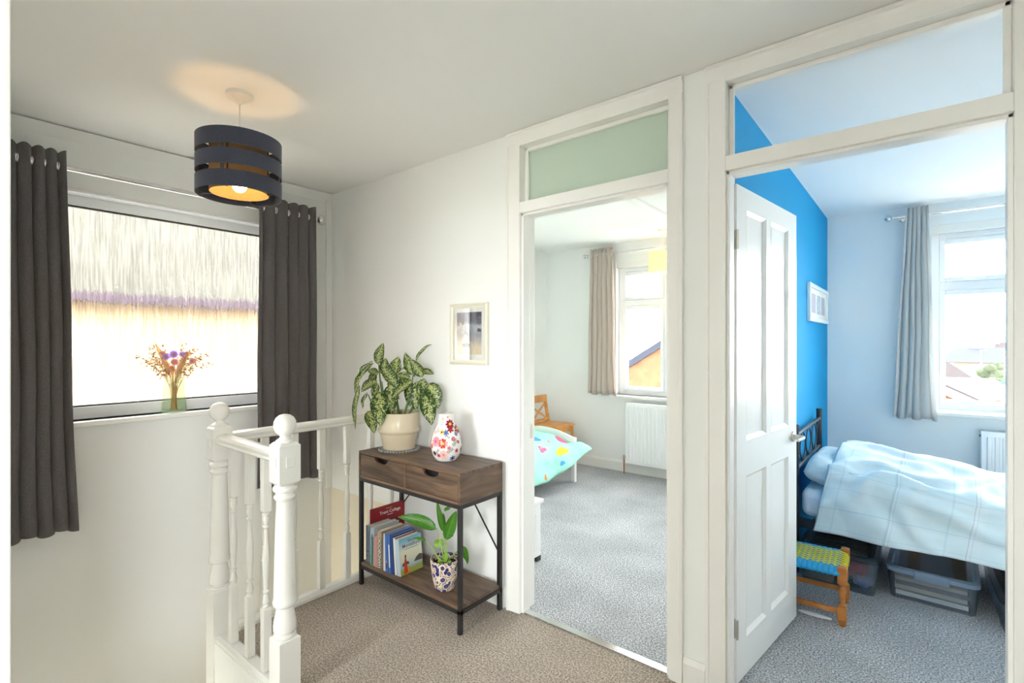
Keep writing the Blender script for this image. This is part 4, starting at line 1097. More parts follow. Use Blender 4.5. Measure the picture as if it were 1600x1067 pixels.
pl = thing('potted_plant', 'peace lily in a cream and navy floral pot on the lower shelf', 'potted plant', (-1.838, 1.735, SZ), YAW)
MB().lathe([(0.043, 0), (0.047, 0.003), (0.060, 0.05), (0.068, 0.10), (0.0715, 0.145), (0.0715, 0.15), (0.0675, 0.15), (0.066, 0.12)], (0, 0, 0), 40).build('pot', 'blue_floral_glaze', pl, smooth=True)
MB().lathe([(1e-6, 0.124), (0.03, 0.127), (0.066, 0.122)], (0, 0, 0), 24, cap=False).build('soil', 'soil', pl, smooth=True)
for a, b, c, d in (((882, 740), (850, 560), (800, 375), -.01), ((890, 740), (870, 600), (868, 420), .01), ((900, 740), (910, 620), (908, 480), -.02), ((870, 740), (800, 690), (770, 620), .0), ((910, 740), (1010, 640), (1062, 600), .02), ((860, 740), (790, 600), (690, 490), -.03), ((885, 740), (895, 660), (890, 560), -.02)):
    A, B, Cc = (Vector(lq(*p, d)) for p in (a, b, c))
    MB().tube([A * (1 - t) ** 2 + B * 2 * t * (1 - t) + Cc * t * t for t in [i / 8 for i in range(9)]], [0.0045 - 0.0025 * i / 8 for i in range(9)], 7).build('stem', 'lily_stem', pl, smooth='all')
for a, b, w, sg, fc_, d, mt in (((800, 375), (410, 238), 120, .16, .1, -.03, 'glossy_leaf'), ((905, 485), (1012, 175), 120, .04, .2, -.03, 'glossy_leaf'), ((868, 425), (803, 98), 60, -.05, .3, .0, 'glossy_leaf'), ((878, 210), (962, 155), 40, .2, .4, .0, 'glossy_leaf'),
                              ((870, 430), (850, 250), 60, .1, -.4, .02, 'glossy_leaf'), ((880, 470), (980, 440), 60, .15, .2, -.02, 'glossy_leaf'), ((760, 600), (870, 560), 90, .12, .2, .03, 'pale_leaf'), ((1062, 598), (1106, 808), 66, .12, .3, .03, 'glossy_leaf'),
                              ((690, 490), (570, 452), 30, .1, .2, -.03, 'glossy_leaf'), ((885, 700), (915, 600), 60, .05, .1, -.03, 'pale_leaf'), ((860, 740), (820, 690), 40, .1, .1, -.03, 'pale_leaf'), ((905, 740), (960, 690), 40, .1, .1, -.03, 'pale_leaf')):
    leaf(pl, lq(*a, d), lq(*b, d * 1.5), w * k2, mt, sg, fc_)

# ------------------------------------------------------------------ glass vase with dried flowers on the sill
gv = thing('glass_vase', 'tall square pale green glass vase on the window sill', 'vase', (-3.272, 1.005, wz0), 0.3)
m = MB()
def sqr(h, z): return [(-h, -h, z), (h, -h, z), (h, h, z), (-h, h, z)]
lv = sqr(0.045, 0) + sqr(0.044, 0.02) + sqr(0.032, 0.20) + sqr(0.030, 0.20) + sqr(0.041, 0.02) + sqr(0.04, 0.012)
fs = [(3, 2, 1, 0), (20, 21, 22, 23)] + [(i * 4 + q, i * 4 + (q + 1) % 4, i * 4 + 4 + (q + 1) % 4, i * 4 + 4 + q) for i in range(5) for q in range(4)]
m.add(lv, fs).build('body', 'vase_glass', gv, bevel=0.004, smooth=True)
fabric('dried_straw', (226, 196, 146), (240, 214, 166), 300, transl=0.6); fabric('pampas', (234, 204, 156), (246, 222, 180), 300, transl=0.5); fabric('oat_husk', (176, 136, 82), (196, 158, 102), 300, transl=0.25); fabric('dusky_purple', (206, 178, 232), (218, 194, 238), 300, transl=0.6); fabric('dusky_mauve', (228, 186, 186), (236, 200, 200), 300, transl=0.6); fabric('seed_eye', (230, 180, 140), (236, 190, 150), 300, transl=0.55)
bq = thing('dried_bouquet', 'dried grasses and purple everlasting flowers standing in the glass vase', 'dried flowers', (-3.272, 1.005, wz0 + 0.016), PI / 2 - 0.35)
rb = random.Random(11)
def bez(a, b, c, n=8):
    a, b, c = Vector(a), Vector(b), Vector(c)
    return [a * (1 - t) ** 2 + b * 2 * t * (1 - t) + c * t * t for t in [i / n for i in range(n + 1)]]
def bstem(end, n=8):
    base = (rb.uniform(-.018, .018), rb.uniform(-.018, .018), 0)
    mid = (rb.uniform(-.010, .010), rb.uniform(-.010, .010), 0.20)
    return bez(base, mid, end, n)
# two feathery tails
for ex, ez in ((-0.085, 0.37), (0.075, 0.33), (0.05, 0.30)):
    p = bstem((ex, rb.uniform(-.02, .02), ez))
    MB().tube(p, 0.0012, 5).build('stem', 'dried_straw', bq)
    q = p[4:]
    MB().tube(q, [0.004, 0.011, 0.013, 0.010, 0.003], 8).build('feather_tail', 'pampas', bq, smooth='all')
for i in range(34):
    s = -1 if i % 2 else 1
    a = rb.uniform(0.25, 1.35)
    L = rb.uniform(0.12, 0.19)
    e = (s * L * math.cos(a), rb.uniform(-.05, .05), 0.20 + L * math.sin(a) * 1.0)
    p = bstem(e, 10)
    m = MB().tube(p, 0.0008, 4)
    for j in range(6, 11):
        for w_ in (0, 1):
            o = Vector((rb.uniform(-1, 1), rb.uniform(-1, 1), rb.uniform(-.6, .6))) * 0.016
            c = p[j] + o
            m.tube([p[j], c], 0.0005, 3)
            d = Vector((rb.uniform(-.5, .5) + s * .5, rb.uniform(-.5, .5), rb.uniform(-.9, .2))).normalized() * 0.014
            m.tube([c, c + d * .5, c + d], [0.0006, 0.0038, 0.0004], 5)
    m.build('oat_spray', 'oat_husk', bq)
for (fx, fz, mt, r) in ((0.0, 0.312, 'dusky_purple', .022), (-0.035, 0.298, 'dusky_purple', .017), (0.040, 0.312, 'dusky_purple', .016), (-0.05, 0.318, 'dusky_mauve', .013), (0.005, 0.268, 'dusky_mauve', .020), (0.09, 0.272, 'dusky_mauve', .017), (-0.01, 0.235, 'dusky_mauve', .014), (0.06, .316, 'dusky_mauve', .012)):
    e = Vector((fx, -0.015, fz)); p = bstem(e)
    MB().tube(p, 0.0012, 5).build('stem', 'dried_straw', bq)
    fl = MB()
    for ringn in range(2):
        for q in range(12):
            a = 2 * PI * (q + .5 * ringn) / 12; L = 1.3 * r * (1 - .25 * ringn)
            d = Vector((math.cos(a), -0.35 - .3 * ringn, math.sin(a))); s = Vector((-math.sin(a), 0, math.cos(a))) * r * .2
            fl.add([e, e + d * L * .6 + s, e + d * L, e + d * L * .6 - s], [(0, 1, 2, 3)])
    fo = fl.build('flower_head', mt, bq, solid=0.0008)
    MB().sphere(tuple(e + Vector((0, -r * .35, 0))), r * .38, 10, 6).build('flower_centre', 'seed_eye', fo, smooth='all')
for q in range(7):
    e = (rb.uniform(-.05, .05), rb.uniform(-.03, .02), rb.uniform(.20, .27))
    p = bstem(e); MB().tube(p, 0.0022, 5).sphere(tuple(p[-1]), 0.008, 8, 6).build('seed_head', 'dried_straw', bq, smooth='all')

# ------------------------------------------------------------------ radiators
def radiator(label, x0, x1, z0, z1, yw, pipe=False):
    t = thing('radiator', label, 'radiator', ((x0 + x1) / 2, yw - 0.085, z0))
    hx = (x1 - x0) / 2; h = z1 - z0
    MB().box(-hx, hx, -0.030, 0.0, 0, h).build('body', 'radiator_white', t, bevel=0.006)
    m = MB(); n = int((x1 - x0 - 0.06) / 0.04)
    for i in range(n):
        xx = -hx + 0.03 + 0.04 * i
        m.prism([(xx, -0.030), (xx + 0.006, -0.038), (xx + 0.024, -0.038), (xx + 0.030, -0.030)], 'z', 0.035, h - 0.035)
    m.build('front_ribs', 'radiator_white', t)
    m = MB().box(-hx, hx, 0.0, 0.045, h - 0.01, h).box(-hx, -hx + 0.002, 0, 0.045, 0.01, h).box(hx - 0.002, hx, 0, 0.045, 0.01, h)
    m.build('top_grille', 'radiator_white', t)
    MB().box(-hx + 0.1, -hx + 0.13, 0.0, 0.06, 0.08, h - 0.06).box(hx - 0.13, hx - 0.1, 0.0, 0.06, 0.08, h - 0.06).build('wall_bracket', 'radiator_white', t)
    if pipe:
        MB().tube([(-hx - 0.03, 0.0, -z0), (-hx - 0.03, 0.0, 0.06)], 0.0075, 10).build('feed_pipe', 'copper', t, smooth=True)
        MB().tube([(-hx - 0.03, 0, 0.04), (-hx - 0.03, 0, 0.075)], 0.013, 10).tube([(-hx - 0.035, 0, 0.06), (-hx + 0.002, 0, 0.06)], 0.009, 10).build('valve', 'chrome', t, smooth=True)
    else:
        MB().tube([(-hx - 0.008, -0.015, h - 0.03), (-hx, -0.015, h - 0.03)], 0.007, 10).build('bleed_valve', 'dark_seal', t, smooth=True)
        MB().tube([(-hx - 0.03, 0.0, -z0), (-hx - 0.03, 0.0, 0.06), (-hx + 0.002, 0, 0.06)], 0.0075, 10).build('feed_pipe', 'chrome', t, smooth=True)
radiator('white ribbed panel radiator on the wall of the small-bed room, copper pipe', -2.345, -1.0, 0.115, 0.735, Y1, True)
radiator('white ribbed panel radiator beyond the bed in the blue room', 0.335, 1.45, 0.14, 0.715, Y2)

# ------------------------------------------------------------------ small bed with mint duvet
pmat('white_lacquer', (240, 240, 238), 0.3)
bd = thing('bed', 'small white bed frame under the mint green duvet', 'bed', (-2.97, 3.35, 0))
# local: x across (-.36..+.36), y along
def arched(y, h0, h1):
    n = 14
    pts = [(-0.36, 0.16), (0.36, 0.16)] + [(0.36 - 0.72 * i / n, h0 + (h1 - h0) * math.sin(PI * i / n)) for i in range(n + 1)]
    return MB().prism(pts, 'y', y, y + 0.022)
arched(0.81, 0.43, 0.50).build('foot_board', 'white_lacquer', bd, bevel=0.003)
arched(-0.75, 0.43, 0.52).build('head_board', 'white_lacquer', bd, bevel=0.003)
for sx in (-1, 1):
    for y in (-0.74, 0.82):
        MB().box(sx * 0.36 - 0.02, sx * 0.36 + 0.02, y - 0.02, y + 0.02, 0, 0.43).build('leg', 'white_lacquer', bd, bevel=0.003)
    MB().box(sx * 0.35 - 0.01, sx * 0.35 + 0.01, -0.73, 0.81, 0.16, 0.24).build('side_rail', 'white_lacquer', bd)
mt = MB().box(-0.33, 0.33, -0.72, 0.80, 0.2, 0.30).build('mattress', 'white_sheet', None, bevel=0.03, loc=(-2.97, 3.35, 0))
tag(mt, 'thin white mattress on the small white bed', 'mattress')
pmat('mint_cotton', (158, 226, 206), 0.85, bump=(15, 0.15, 0.01), var=(6, (172, 234, 216)))
dv = thing('duvet', 'mint green duvet with bright coloured patches on the small white bed', 'duvet', (-2.97, 3.35, 0))
def duv1(u, v):
    # u across from the far hem over the top to the near hem, v along the bed
    y = -0.72 + 1.56 * v
    if u < 0.2: x = -0.40 + 0.06 * u / 0.2; z = 0.20 + 0.19 * (u / 0.2)
    elif u < 0.72: a = (u - 0.2) / 0.52; x = -0.34 + 0.68 * a; z = 0.39 + 0.075 * math.sin(PI * a)
    else: a = (u - 0.72) / 0.28; x = 0.34 + 0.10 * math.sin(a * PI / 2); z = 0.39 - 0.25 * a ** 1.3
    z += 0.018 * noise.noise((x * 5, y * 4, 1)) + 0.010 * noise.noise((x * 11, y * 9, 4))
    x += 0.02 * noise.noise((z * 9, y * 5, 7)) * (1 if u > .72 else 0)
    if u > 0.72:
        a = (u - 0.72) / 0.28
        z += 0.22 * max(0, (v - 0.62) / 0.38) ** 1.5 * a          # hem lifts towards the foot
        x += 0.10 * max(0, (v - 0.7) / 0.3) * a
    e = 1 - min(1, (1 - v) * 8)
    z -= 0.03 * max(0, e)
    return (x, y, z)
MB().grid(duv1, 60, 60).build('cover', 'mint_cotton', dv, smooth='all', solid=0.022)
pmat('patch_yellow', (244, 206, 48), 0.8); pmat('patch_pink', (232, 96, 136), 0.8); pmat('patch_blue', (74, 158, 220), 0.8); pmat('patch_orange', (232, 140, 70), 0.8)
def on1(u, v, off=0.0135):
    p = Vector(duv1(u, v)); a = Vector(duv1(u + .01, v)); b = Vector(duv1(u, v + .01))
    n = (a - p).cross(b - p).normalized()
    return p + n * (off if n.z > -0.3 else -off)
def patch1(u, v, ru, rv, mat, rot=0.0, lobes=3, amp=.18):
    m = MB(); n = 24; vs = [on1(u, v)]
    for rr in (0.5, 1.0):
        for i in range(n):
            a = 2 * PI * i / n; r = rr * (1 + amp * math.sin(lobes * a + rot))
            du = ru * r * math.cos(a); dv_ = rv * r * math.sin(a)
            vs.append(on1(u + du * math.cos(rot) - dv_ * math.sin(rot) * ru / rv, v + du * math.sin(rot) * rv / ru + dv_ * math.cos(rot)))
    fs = [(0, 1 + i, 1 + (i + 1) % n) for i in range(n)] + [(1 + i, 1 + n + i, 1 + n + (i + 1) % n, 1 + (i + 1) % n) for i in range(n)]
    m.add(vs, fs).build('printed_patch', mat, dv, solid=0.001)
for a in ((0.82, 0.80, 0.045, 0.055, 'patch_yellow', 0.5), (0.66, 0.93, 0.05, 0.03, 'patch_pink', 0.2), (0.74, 0.66, 0.04, 0.03, 'patch_pink', 1.0), (0.60, 0.72, 0.04, 0.045, 'patch_blue', 0.3), (0.93, 0.76, 0.02, 0.018, 'patch_blue', 0.9), (0.96, 0.60, 0.02, 0.012, 'patch_orange', 0.4), (0.5, 0.55, 0.04, 0.05, 'patch_yellow', 1.5), (0.40, 0.80, 0.05, 0.04, 'patch_orange', 0.7), (0.70, 0.50, 0.04, 0.03, 'patch_blue', 0.7), (0.66, 0.80, 0.012, 0.012, 'patch_orange', 0)):
    patch1(*a)

# ------------------------------------------------------------------ pine chair
ch = thing('chair', 'pine chair with crossed back in the corner of the small-bed room', 'chair', (-3.10, 4.50, 0), 0)
# faces +x; local
MB().box(-0.15, 0.19, -0.17, 0.17, 0.455, 0.478).build('seat', 'pine', ch, bevel=0.006)
MB().box(-0.13, 0.17, -0.15, -0.13, 0.40, 0.455).box(-0.13, 0.17, 0.13, 0.15, 0.40, 0.455).box(0.15, 0.17, -0.13, 0.13, 0.40, 0.455).box(-0.13, -0.11, -0.13, 0.13, 0.40, 0.455).build('apron', 'pine', ch)
for sy in (-1, 1):
    MB().obox((0.20, sy * 0.165, 0), (0.165, sy * 0.145, 0.455), 0.034, 0.034).build('leg', 'pine', ch, bevel=0.003)
    MB().obox((-0.20, sy * 0.16, 0), (-0.145, sy * 0.15, 0.47), 0.034, 0.034).build('leg', 'pine', ch, bevel=0.003)
    MB().obox((-0.145, sy * 0.15, 0.47), (-0.20, sy * 0.15, 0.75), 0.026, 0.034).build('back_post', 'pine', ch, bevel=0.003)
    MB().obox((-0.155, -sy * 0.14, 0.50), (-0.188, sy * 0.14, 0.67), 0.010, 0.020).build('cross_brace', 'pine', ch, bevel=0.002)
MB().box(-0.205, -0.180, -0.175, 0.175, 0.685, 0.765).build('top_rail', 'pine', ch, bevel=0.008)
MB().box(-0.162, -0.142, -0.14, 0.14, 0.487, 0.51).build('lower_rail', 'pine', ch, bevel=0.003)

# ------------------------------------------------------------------ white low cabinet behind the door jamb
cb = thing('cabinet', 'low white panelled cabinet peeping past the jamb onto grey carpet', 'cabinet', (-2.1, 2.34, 0))
MB().box(-0.27, 0.27, -0.20, 0.20, 0.03, 0.355).build('body', 'white_lacquer', cb, bevel=0.004)
MB().box(-0.285, 0.285, -0.215, 0.215, 0.355, 0.38).build('top', 'white_lacquer', cb, bevel=0.005)
m = MB().box(0.27, 0.278, -0.15, 0.15, 0.07, 0.08).box(0.27, 0.278, -0.15, 0.15, 0.30, 0.31).box(0.27, 0.278, -0.15, -0.14, 0.07, 0.31).box(0.27, 0.278, 0.14, 0.15, 0.07, 0.31).box(0.27, 0.275, -0.11, 0.11, 0.11, 0.27)
m.build('side_panel', 'white_lacquer', cb, bevel=0.003)
for sx in (-1, 1):
    for sy in (-1, 1):
        MB().box(sx * 0.25 - 0.02, sx * 0.25 + 0.02, sy * 0.18 - 0.02, sy * 0.18 + 0.02, 0, 0.03).build('foot', 'dark_seal', cb)

# ------------------------------------------------------------------ blue bedroom: metal bed
bx, by0, by1 = -0.572, 3.36, 4.26
mb = thing('bed', 'dark grey tubular metal single bed against the blue wall', 'bed', (0.40, 3.81, 0))
def B_(x, y, z): return (x - 0.40, y - 3.81, z)
for y in (by0, by1):
    MB().tube([B_(bx, y, 0), B_(bx, y, 0.855)], 0.019, 16).lathe([(0.021, 0), (0.021, 0.008), (0.015, 0.014)], B_(bx, y, 0.855), 16).build('head_post', 'bed_metal', mb, smooth=True)
for z in (0.80, 0.60):
    MB().tube([B_(bx, by0, z), B_(bx, by1, z)], 0.0125, 12).build('head_rail', 'bed_metal', mb, smooth=True)
for q in range(4):
    y0_ = by0 + 0.02 + q * (by1 - by0 - 0.04) / 4; y1_ = y0_ + (by1 - by0 - 0.04) / 4
    for s in (0, 1):
        pts = []
        for i in range(13):
            tt = i / 12; zz = 0.60 + 0.20 * tt
            off = math.sin(tt * PI) * (y1_ - y0_) * 0.45
            yy = (y0_ + off) if s == 0 else (y1_ - off)
            pts.append(B_(bx, yy, zz))
        MB().tube(pts, 0.0042, 8).build('scroll_rod', 'bed_metal', mb, smooth='all')
for y in (by0 + 0.02, by1 - 0.02):
    MB().box(-0.96, 0.97, y - 3.81 - 0.012, y - 3.81 + 0.012, 0.265, 0.315).build('side_rail', 'bed_metal', mb, bevel=0.003)
for q in range(9):
    xx = -0.85 + q * 0.21
    MB().box(xx - 0.03, xx + 0.03, -0.42, 0.42, 0.318, 0.330).build('slat', 'pine', mb)
for y in (by0, by1):
    MB().tube([B_(1.39, y, 0), B_(1.39, y, 0.55)], 0.019, 14).build('foot_post', 'bed_metal', mb, smooth=True)
MB().tube([B_(1.39, by0, 0.53), B_(1.39, by1, 0.53)], 0.0125, 12).tube([B_(1.39, by0, 0.36), B_(1.39, by1, 0.36)], 0.0125, 12).build('foot_rail', 'bed_metal', mb, smooth=True)
mm = MB().box(-0.545, 1.36, by0 + 0.005, by1 - 0.005, 0.332, 0.492).build('mattress', 'white_sheet', None, bevel=0.045)
mm.modifiers['bevel'].segments = 5
tag(mm, 'white mattress showing under the pillow of the metal bed', 'mattress')
# pillow
def pil(u, v):
    a = (u - .5) * 2; b = (v - .5) * 2
    return a, b
def pillow(label):
    nu, nv = 28, 36
    lx, ly, hh = 0.165, 0.37, 0.085
    m = MB()
    def top(s):
        def fn(u, v):
            a, b = (u - .5) * 2, (v - .5) * 2
            e = max(0.0, (1 - a ** 4)) ** 0.5 * max(0.0, (1 - b ** 4)) ** 0.5
            x = lx * a * (1 - 0.06 * (1 - b * b) * 0 - 0.05 * abs(b) ** 3); y = ly * b * (1 - 0.05 * abs(a) ** 3)
            z = s * hh * e + 0.012 * noise.noise((x * 9, y * 9, s)) * e + 0.006 * noise.noise((x * 25, y * 20, s + 5)) * e
            return (x, y, z)
        return fn
    m.grid(top(1), nu, nv); m.grid(top(-1), nu, nv, True)
    o = m.build('pillow', 'pillow_cotton', None, smooth='all', weld=True)
    return tag(o, label, 'pillow')
po = pillow('puffy pale blue pillow at the head of the metal bed')
po.location = (-0.385, 3.765, 0.565); po.rotation_euler = (0, 0.10, 0)
# duvet with a faint check
def plaid():
    m, nt, N, b = nodemat('checked_cotton')
    b.inputs['Roughness'].default_value = 0.9; b.inputs['Sheen Weight'].default_value = 0.2; b.inputs['Specular IOR Level'].default_value = 0.15
    uv = N.new('ShaderNodeUVMap'); uv.uv_map = 'UVMap'; sep = N.new('ShaderNodeSeparateXYZ'); nt.links.new(uv.outputs[0], sep.inputs[0])
    def line(src, freq, width, phase):
        a = N.new('ShaderNodeMath'); a.operation = 'MULTIPLY_ADD'; a.inputs[1].default_value = freq; a.inputs[2].default_value = phase
        nt.links.new(sep.outputs[src], a.inputs[0])
        f = N.new('ShaderNodeMath'); f.operation = 'FRACT'; nt.links.new(a.outputs[0], f.inputs[0])
        s = N.new('ShaderNodeMath'); s.operation = 'LESS_THAN'; s.inputs[1].default_value = width; nt.links.new(f.outputs[0], s.inputs[0])
        return s
    def mix(c, fac_node, col, k_):
        mu = N.new('ShaderNodeMath'); mu.operation = 'MULTIPLY'; mu.inputs[1].default_value = k_; nt.links.new(fac_node.outputs[0], mu.inputs[0])
        x = N.new('ShaderNodeMixRGB'); nt.links.new(mu.outputs[0], x.inputs[0]); nt.links.new(c, x.inputs[1]); x.inputs[2].default_value = lin(col)
        return x.outputs[0]
    base = N.new('ShaderNodeRGB'); base.outputs[0].default_value = lin((216, 234, 239)); c = base.outputs[0]
    c = mix(c, line(0, 8, 0.22, 0.35), (224, 236, 240), 0.5)
    c = mix(c, line(1, 9, 0.25, 0.2), (224, 236, 240), 0.45)
    c = mix(c, line(0, 8, 0.04, 0.70), (190, 220, 230), 0.5)
    c = mix(c, line(1, 9, 0.04, 0.75), (190, 220, 230), 0.5)
    c = mix(c, line(0, 6, 0.012, 0.0), (160, 162, 186), 0.45)
    c = mix(c, line(0, 6, 0.008, 0.95), (160, 162, 186), 0.3)
    c = mix(c, line(1, 5, 0.010, 0.3), (160, 162, 186), 0.4)
    nt.links.new(c, b.inputs['Base Color'])
plaid()
def duv2(u, v):
    # u along the bed from head edge (x=-.45) to foot, v from near hem up over the top to the far hem
    x0_ = -0.475 + 0.065 * min(1, v / 0.35) + 0.03 * max(0, min(1, (v - 0.4) / 0.3)); x = x0_ + (1.46 - x0_) * u
    puff = math.exp(-((u - 0.06) / 0.17) ** 2)
    topz = 0.57 + 0.062 * puff - 0.02 * u
    if v < 0.30:
        a = v / 0.30
        y = 3.315 + 0.03 * math.sin(a * PI / 2) + 0.03 * math.sin(x * 13 + a) * (1 - a) * 0.5
        z = 0.275 + (topz - 0.055 - 0.275) * a
    elif v < 0.42:
        a = (v - 0.30) / 0.12 * PI / 2
        y = 3.345 + 0.09 * (1 - math.cos(a)); z = topz - 0.055 + 0.055 * math.sin(a)
    elif v < 0.85:
        a = (v - 0.42) / 0.43
        y = 3.435 + 0.79 * a; z = topz + (0.03 + 0.03 * puff) * math.sin(PI * a)
    else:
        a = (v - 0.85) / 0.15
        y = 4.225 + 0.06 * math.sin(a * PI / 2); z = topz - 0.25 * a ** 1.4
    # creases: diagonal folds running from the pillow end
    s = 0.55 * x + 1.1 * (y - 3.3) + 0.25 * (z - 0.3)
    w = noise.noise((x * 3.0, (y + z) * 3.0, 2.0))
    fold = abs(math.sin(11 * (x * 0.55 - (y + z) * 0.9) + 5 * w))
    fade = min(1, v / 0.12) * (0.45 + 0.55 * max(0, 1 - abs(u - 0.25) * 1.6))
    d = (0.030 * (fold ** 3 - .3) + 0.020 * noise.noise((x * 6, (y + z) * 7, 5)) + 0.007 * noise.noise((x * 17, (y + z) * 15, 9))) * (0.35 + 0.65 * fade)
    if v < 0.36: y -= d * 0.8; z += 0.2 * d
    else: z += d
    return (x, y, z)
d2 = thing('duvet', 'rumpled pale blue checked duvet draped over the metal bed', 'duvet', (0, 0, 0))
MB().grid(duv2, 150, 96).build('cover', 'checked_cotton', d2, smooth='all', solid=0.016)

# picture on the blue wall
pb = thing('picture_frame', 'long white framed row of prints on the blue wall', 'picture', (-0.612, 4.46, 1.50))
W2, H2 = 0.90, 0.27
m = MB()
m.box(0, 0.022, -W2 / 2, W2 / 2, 0, 0.028).box(0, 0.022, -W2 / 2, W2 / 2, H2 - 0.028, H2).box(0, 0.022, -W2 / 2, -W2 / 2 + 0.05, 0.028, H2 - 0.028).box(0, 0.022, W2 / 2 - 0.05, W2 / 2, 0.028, H2 - 0.028)
m.build('frame_moulding', 'upvc_white', pb, bevel=0.002)
MB().box(0.004, 0.008, -W2 / 2 + 0.05, W2 / 2 - 0.05, 0.028, H2 - 0.028).build('mount', 'paper_white', pb)
pmat('print_grey', (176, 184, 196), 0.6, var=(40, (206, 190, 190))); pmat('print_blue', (160, 182, 208), 0.6, var=(36, (220, 222, 226))); pmat('print_rose', (204, 188, 194), 0.6, var=(44, (170, 180, 200)))
for q, mt_ in enumerate(('print_rose', 'print_blue', 'print_grey')):
    yc = -0.22 + q * 0.22
    MB().box(0.0082, 0.0092, yc - 0.085, yc + 0.085, 0.065, H2 - 0.065).build('print', mt_, pb)

# ------------------------------------------------------------------ storage boxes
pmat('black_lid', (30, 32, 35), 0.4)
def storage(label, x0, x1, y0, y1, h, rz, lidmat, wallmat, ribs):
    cx_, cy_ = (x0 + x1) / 2, (y0 + y1) / 2; hx, hy = (x1 - x0) / 2, (y1 - y0) / 2
    t = thing('storage_box', label, 'storage box', (cx_, cy_, 0), rz, 'plastic boxes under the metal bed')
    def rr(hx_, hy_, r, n=5):
        p = []
        for cx2, cy2, a0 in ((hx_ - r, hy_ - r, 0), (-hx_ + r, hy_ - r, PI / 2), (-hx_ + r, -hy_ + r, PI), (hx_ - r, -hy_ + r, 1.5 * PI)):
            for i in range(n + 1):
                a = a0 + PI / 2 * i / n
                p.append((cx2 + r * math.cos(a), cy2 + r * math.sin(a)))
        return p
    A = rr(hx * 0.90, hy * 0.93, 0.03); B = rr(hx * 0.96, hy * 0.97, 0.035); n = len(A)
    vs = [(p[0], p[1], 0.002) for p in A] + [(p[0], p[1], h - 0.02) for p in B]
    MB().add(vs, [tuple(range(n))[::-1]] + [(i, (i + 1) % n, n + (i + 1) % n, n + i) for i in range(n)]).build('tub', wallmat, t, smooth=True, solid=0.002)
    O = rr(hx, hy, 0.045); I = rr(hx - 0.022, hy - 0.022, 0.035)
    prof = [(O, h - 0.026), (O, h - 0.006), (I, h), (rr(hx - 0.03, hy - 0.03, 0.03), h - 0.008)]
    vs = []; fs = []
    for loop, z in prof: vs += [(p[0], p[1], z) for p in loop]
    for i in range(3):
        fs += [(i * n + q, i * n + (q + 1) % n, (i + 1) * n + (q + 1) % n, (i + 1) * n + q) for q in range(n)]
    lo = MB().add(vs, fs).build('lid_rim', lidmat, t, smooth=40)
    top = MB().add([(p[0], p[1], h - 0.008) for p in prof[3][0]], [tuple(range(n))]).build('lid_panel', 'black_lid' if ribs else 'clear_plastic', t, solid=0.002)
    if ribs:
        for q in range(int((2 * hy - 0.1) / 0.03)):
            yy = -hy + 0.05 + q * 0.03
            MB().box(-hx + 0.05, hx - 0.05, yy, yy + 0.010, h - 0.008, h - 0.001).build('lid_rib', 'black_lid' if ribs == 1 else 'bed_metal', top, bevel=0.002)
    MB().box(-0.07, 0.07, -hy - 0.008, -hy + 0.012, h - 0.045, h + 0.002).build('clip', lidmat, t, bevel=0.006)
    return t
storage('clear box with black ribbed lid behind the stool, under the bed', -0.545, -0.17, 3.25, 3.95, 0.20, 0.0, 'smoky_plastic', 'clear_plastic', 1)
storage('clear lidded box full of papers, middle box under the bed', -0.135, 0.240, 3.325, 3.95, 0.168, -0.03, 'lid_plastic', 'clear_plastic', 0)
storage('clear box with black ribbed lid at the right, beside the box of papers', 0.275, 0.675, 3.22, 3.92, 0.165, 0.03, 'smoky_plastic', 'clear_plastic', 2)
# contents
pmat('folder_navy', (40, 66, 92), 0.5); pmat('folder_cream', (224, 216, 196), 0.7); pmat('folder_grey', (120, 122, 128), 0.6)
for (nm, lb, z, th, mt_, dx) in (('paper_stack', 'white ream of paper at the bottom of the box of papers', 0.008, 0.022, 'paper_white', 0), ('folder', 'grey folder above the white paper in the box', 0.031, 0.008, 'folder_grey', .005), ('paper_stack', 'cream paper stack in the middle of the box of papers', 0.040, 0.020, 'folder_cream', -.004), ('folder', 'navy folder in the box of papers', 0.061, 0.022, 'folder_navy', .003), ('paper_stack', 'cream papers on top in the box of papers', 0.084, 0.020, 'folder_cream', -.003), ('folder', 'dark grey folder topmost in the box of papers', 0.105, 0.018, 'folder_grey', 0)):
    tag(MB().box(-0.148, 0.142, -0.26, 0.27, 0, th).build(nm, mt_, None, bevel=0.003, loc=(0.0525 + dx, 3.64, z), rot=(0, 0, -0.03)), lb, 'paper' if 'paper' in nm else 'folder')
pmat('toy_red', (196, 52, 56), 0.6); pmat('toy_blue', (40, 78, 150), 0.6); pmat('toy_green', (56, 110, 90), 0.6); pmat('toy_dark', (44, 46, 56), 0.7)
tag(MB().box(-0.53, -0.38, 3.30, 3.6, 0.008, 0.13).build('cardboard_box', 'cardboard', None, bevel=0.004), 'grey-brown cardboard box inside the plastic box behind the stool', 'box')
rt = random.Random(4)
def lump(name, label, c, r, mt_, cat, sd):
    m = MB()
    def fn(u, v):
        a = 2 * PI * u; b = PI * v
        p = Vector((math.sin(b) * math.cos(a), math.sin(b) * math.sin(a), -math.cos(b)))
        q = 1 + 0.35 * noise.noise(p * 1.7 + Vector((sd, 0, 0))) + .12 * noise.noise(p * 5 + Vector((sd, 3, 0)))
        return (p.x * r[0] * q, p.y * r[1] * q, p.z * r[2] * q)
    m.grid(fn, 20, 12); o = m.build(name, mt_, None, smooth='all', weld=True, loc=c); tag(o, label, cat)
lump('fabric_bundle', 'crumpled red cloth in the box behind the stool', (-0.285, 3.38, 0.105), (0.062, 0.07, 0.045), 'toy_red', 'cloth', 1)
lump('fabric_bundle', 'crumpled blue cloth in the box behind the stool', (-0.245, 3.36, 0.045), (0.042, 0.06, 0.032), 'toy_blue', 'cloth', 2)
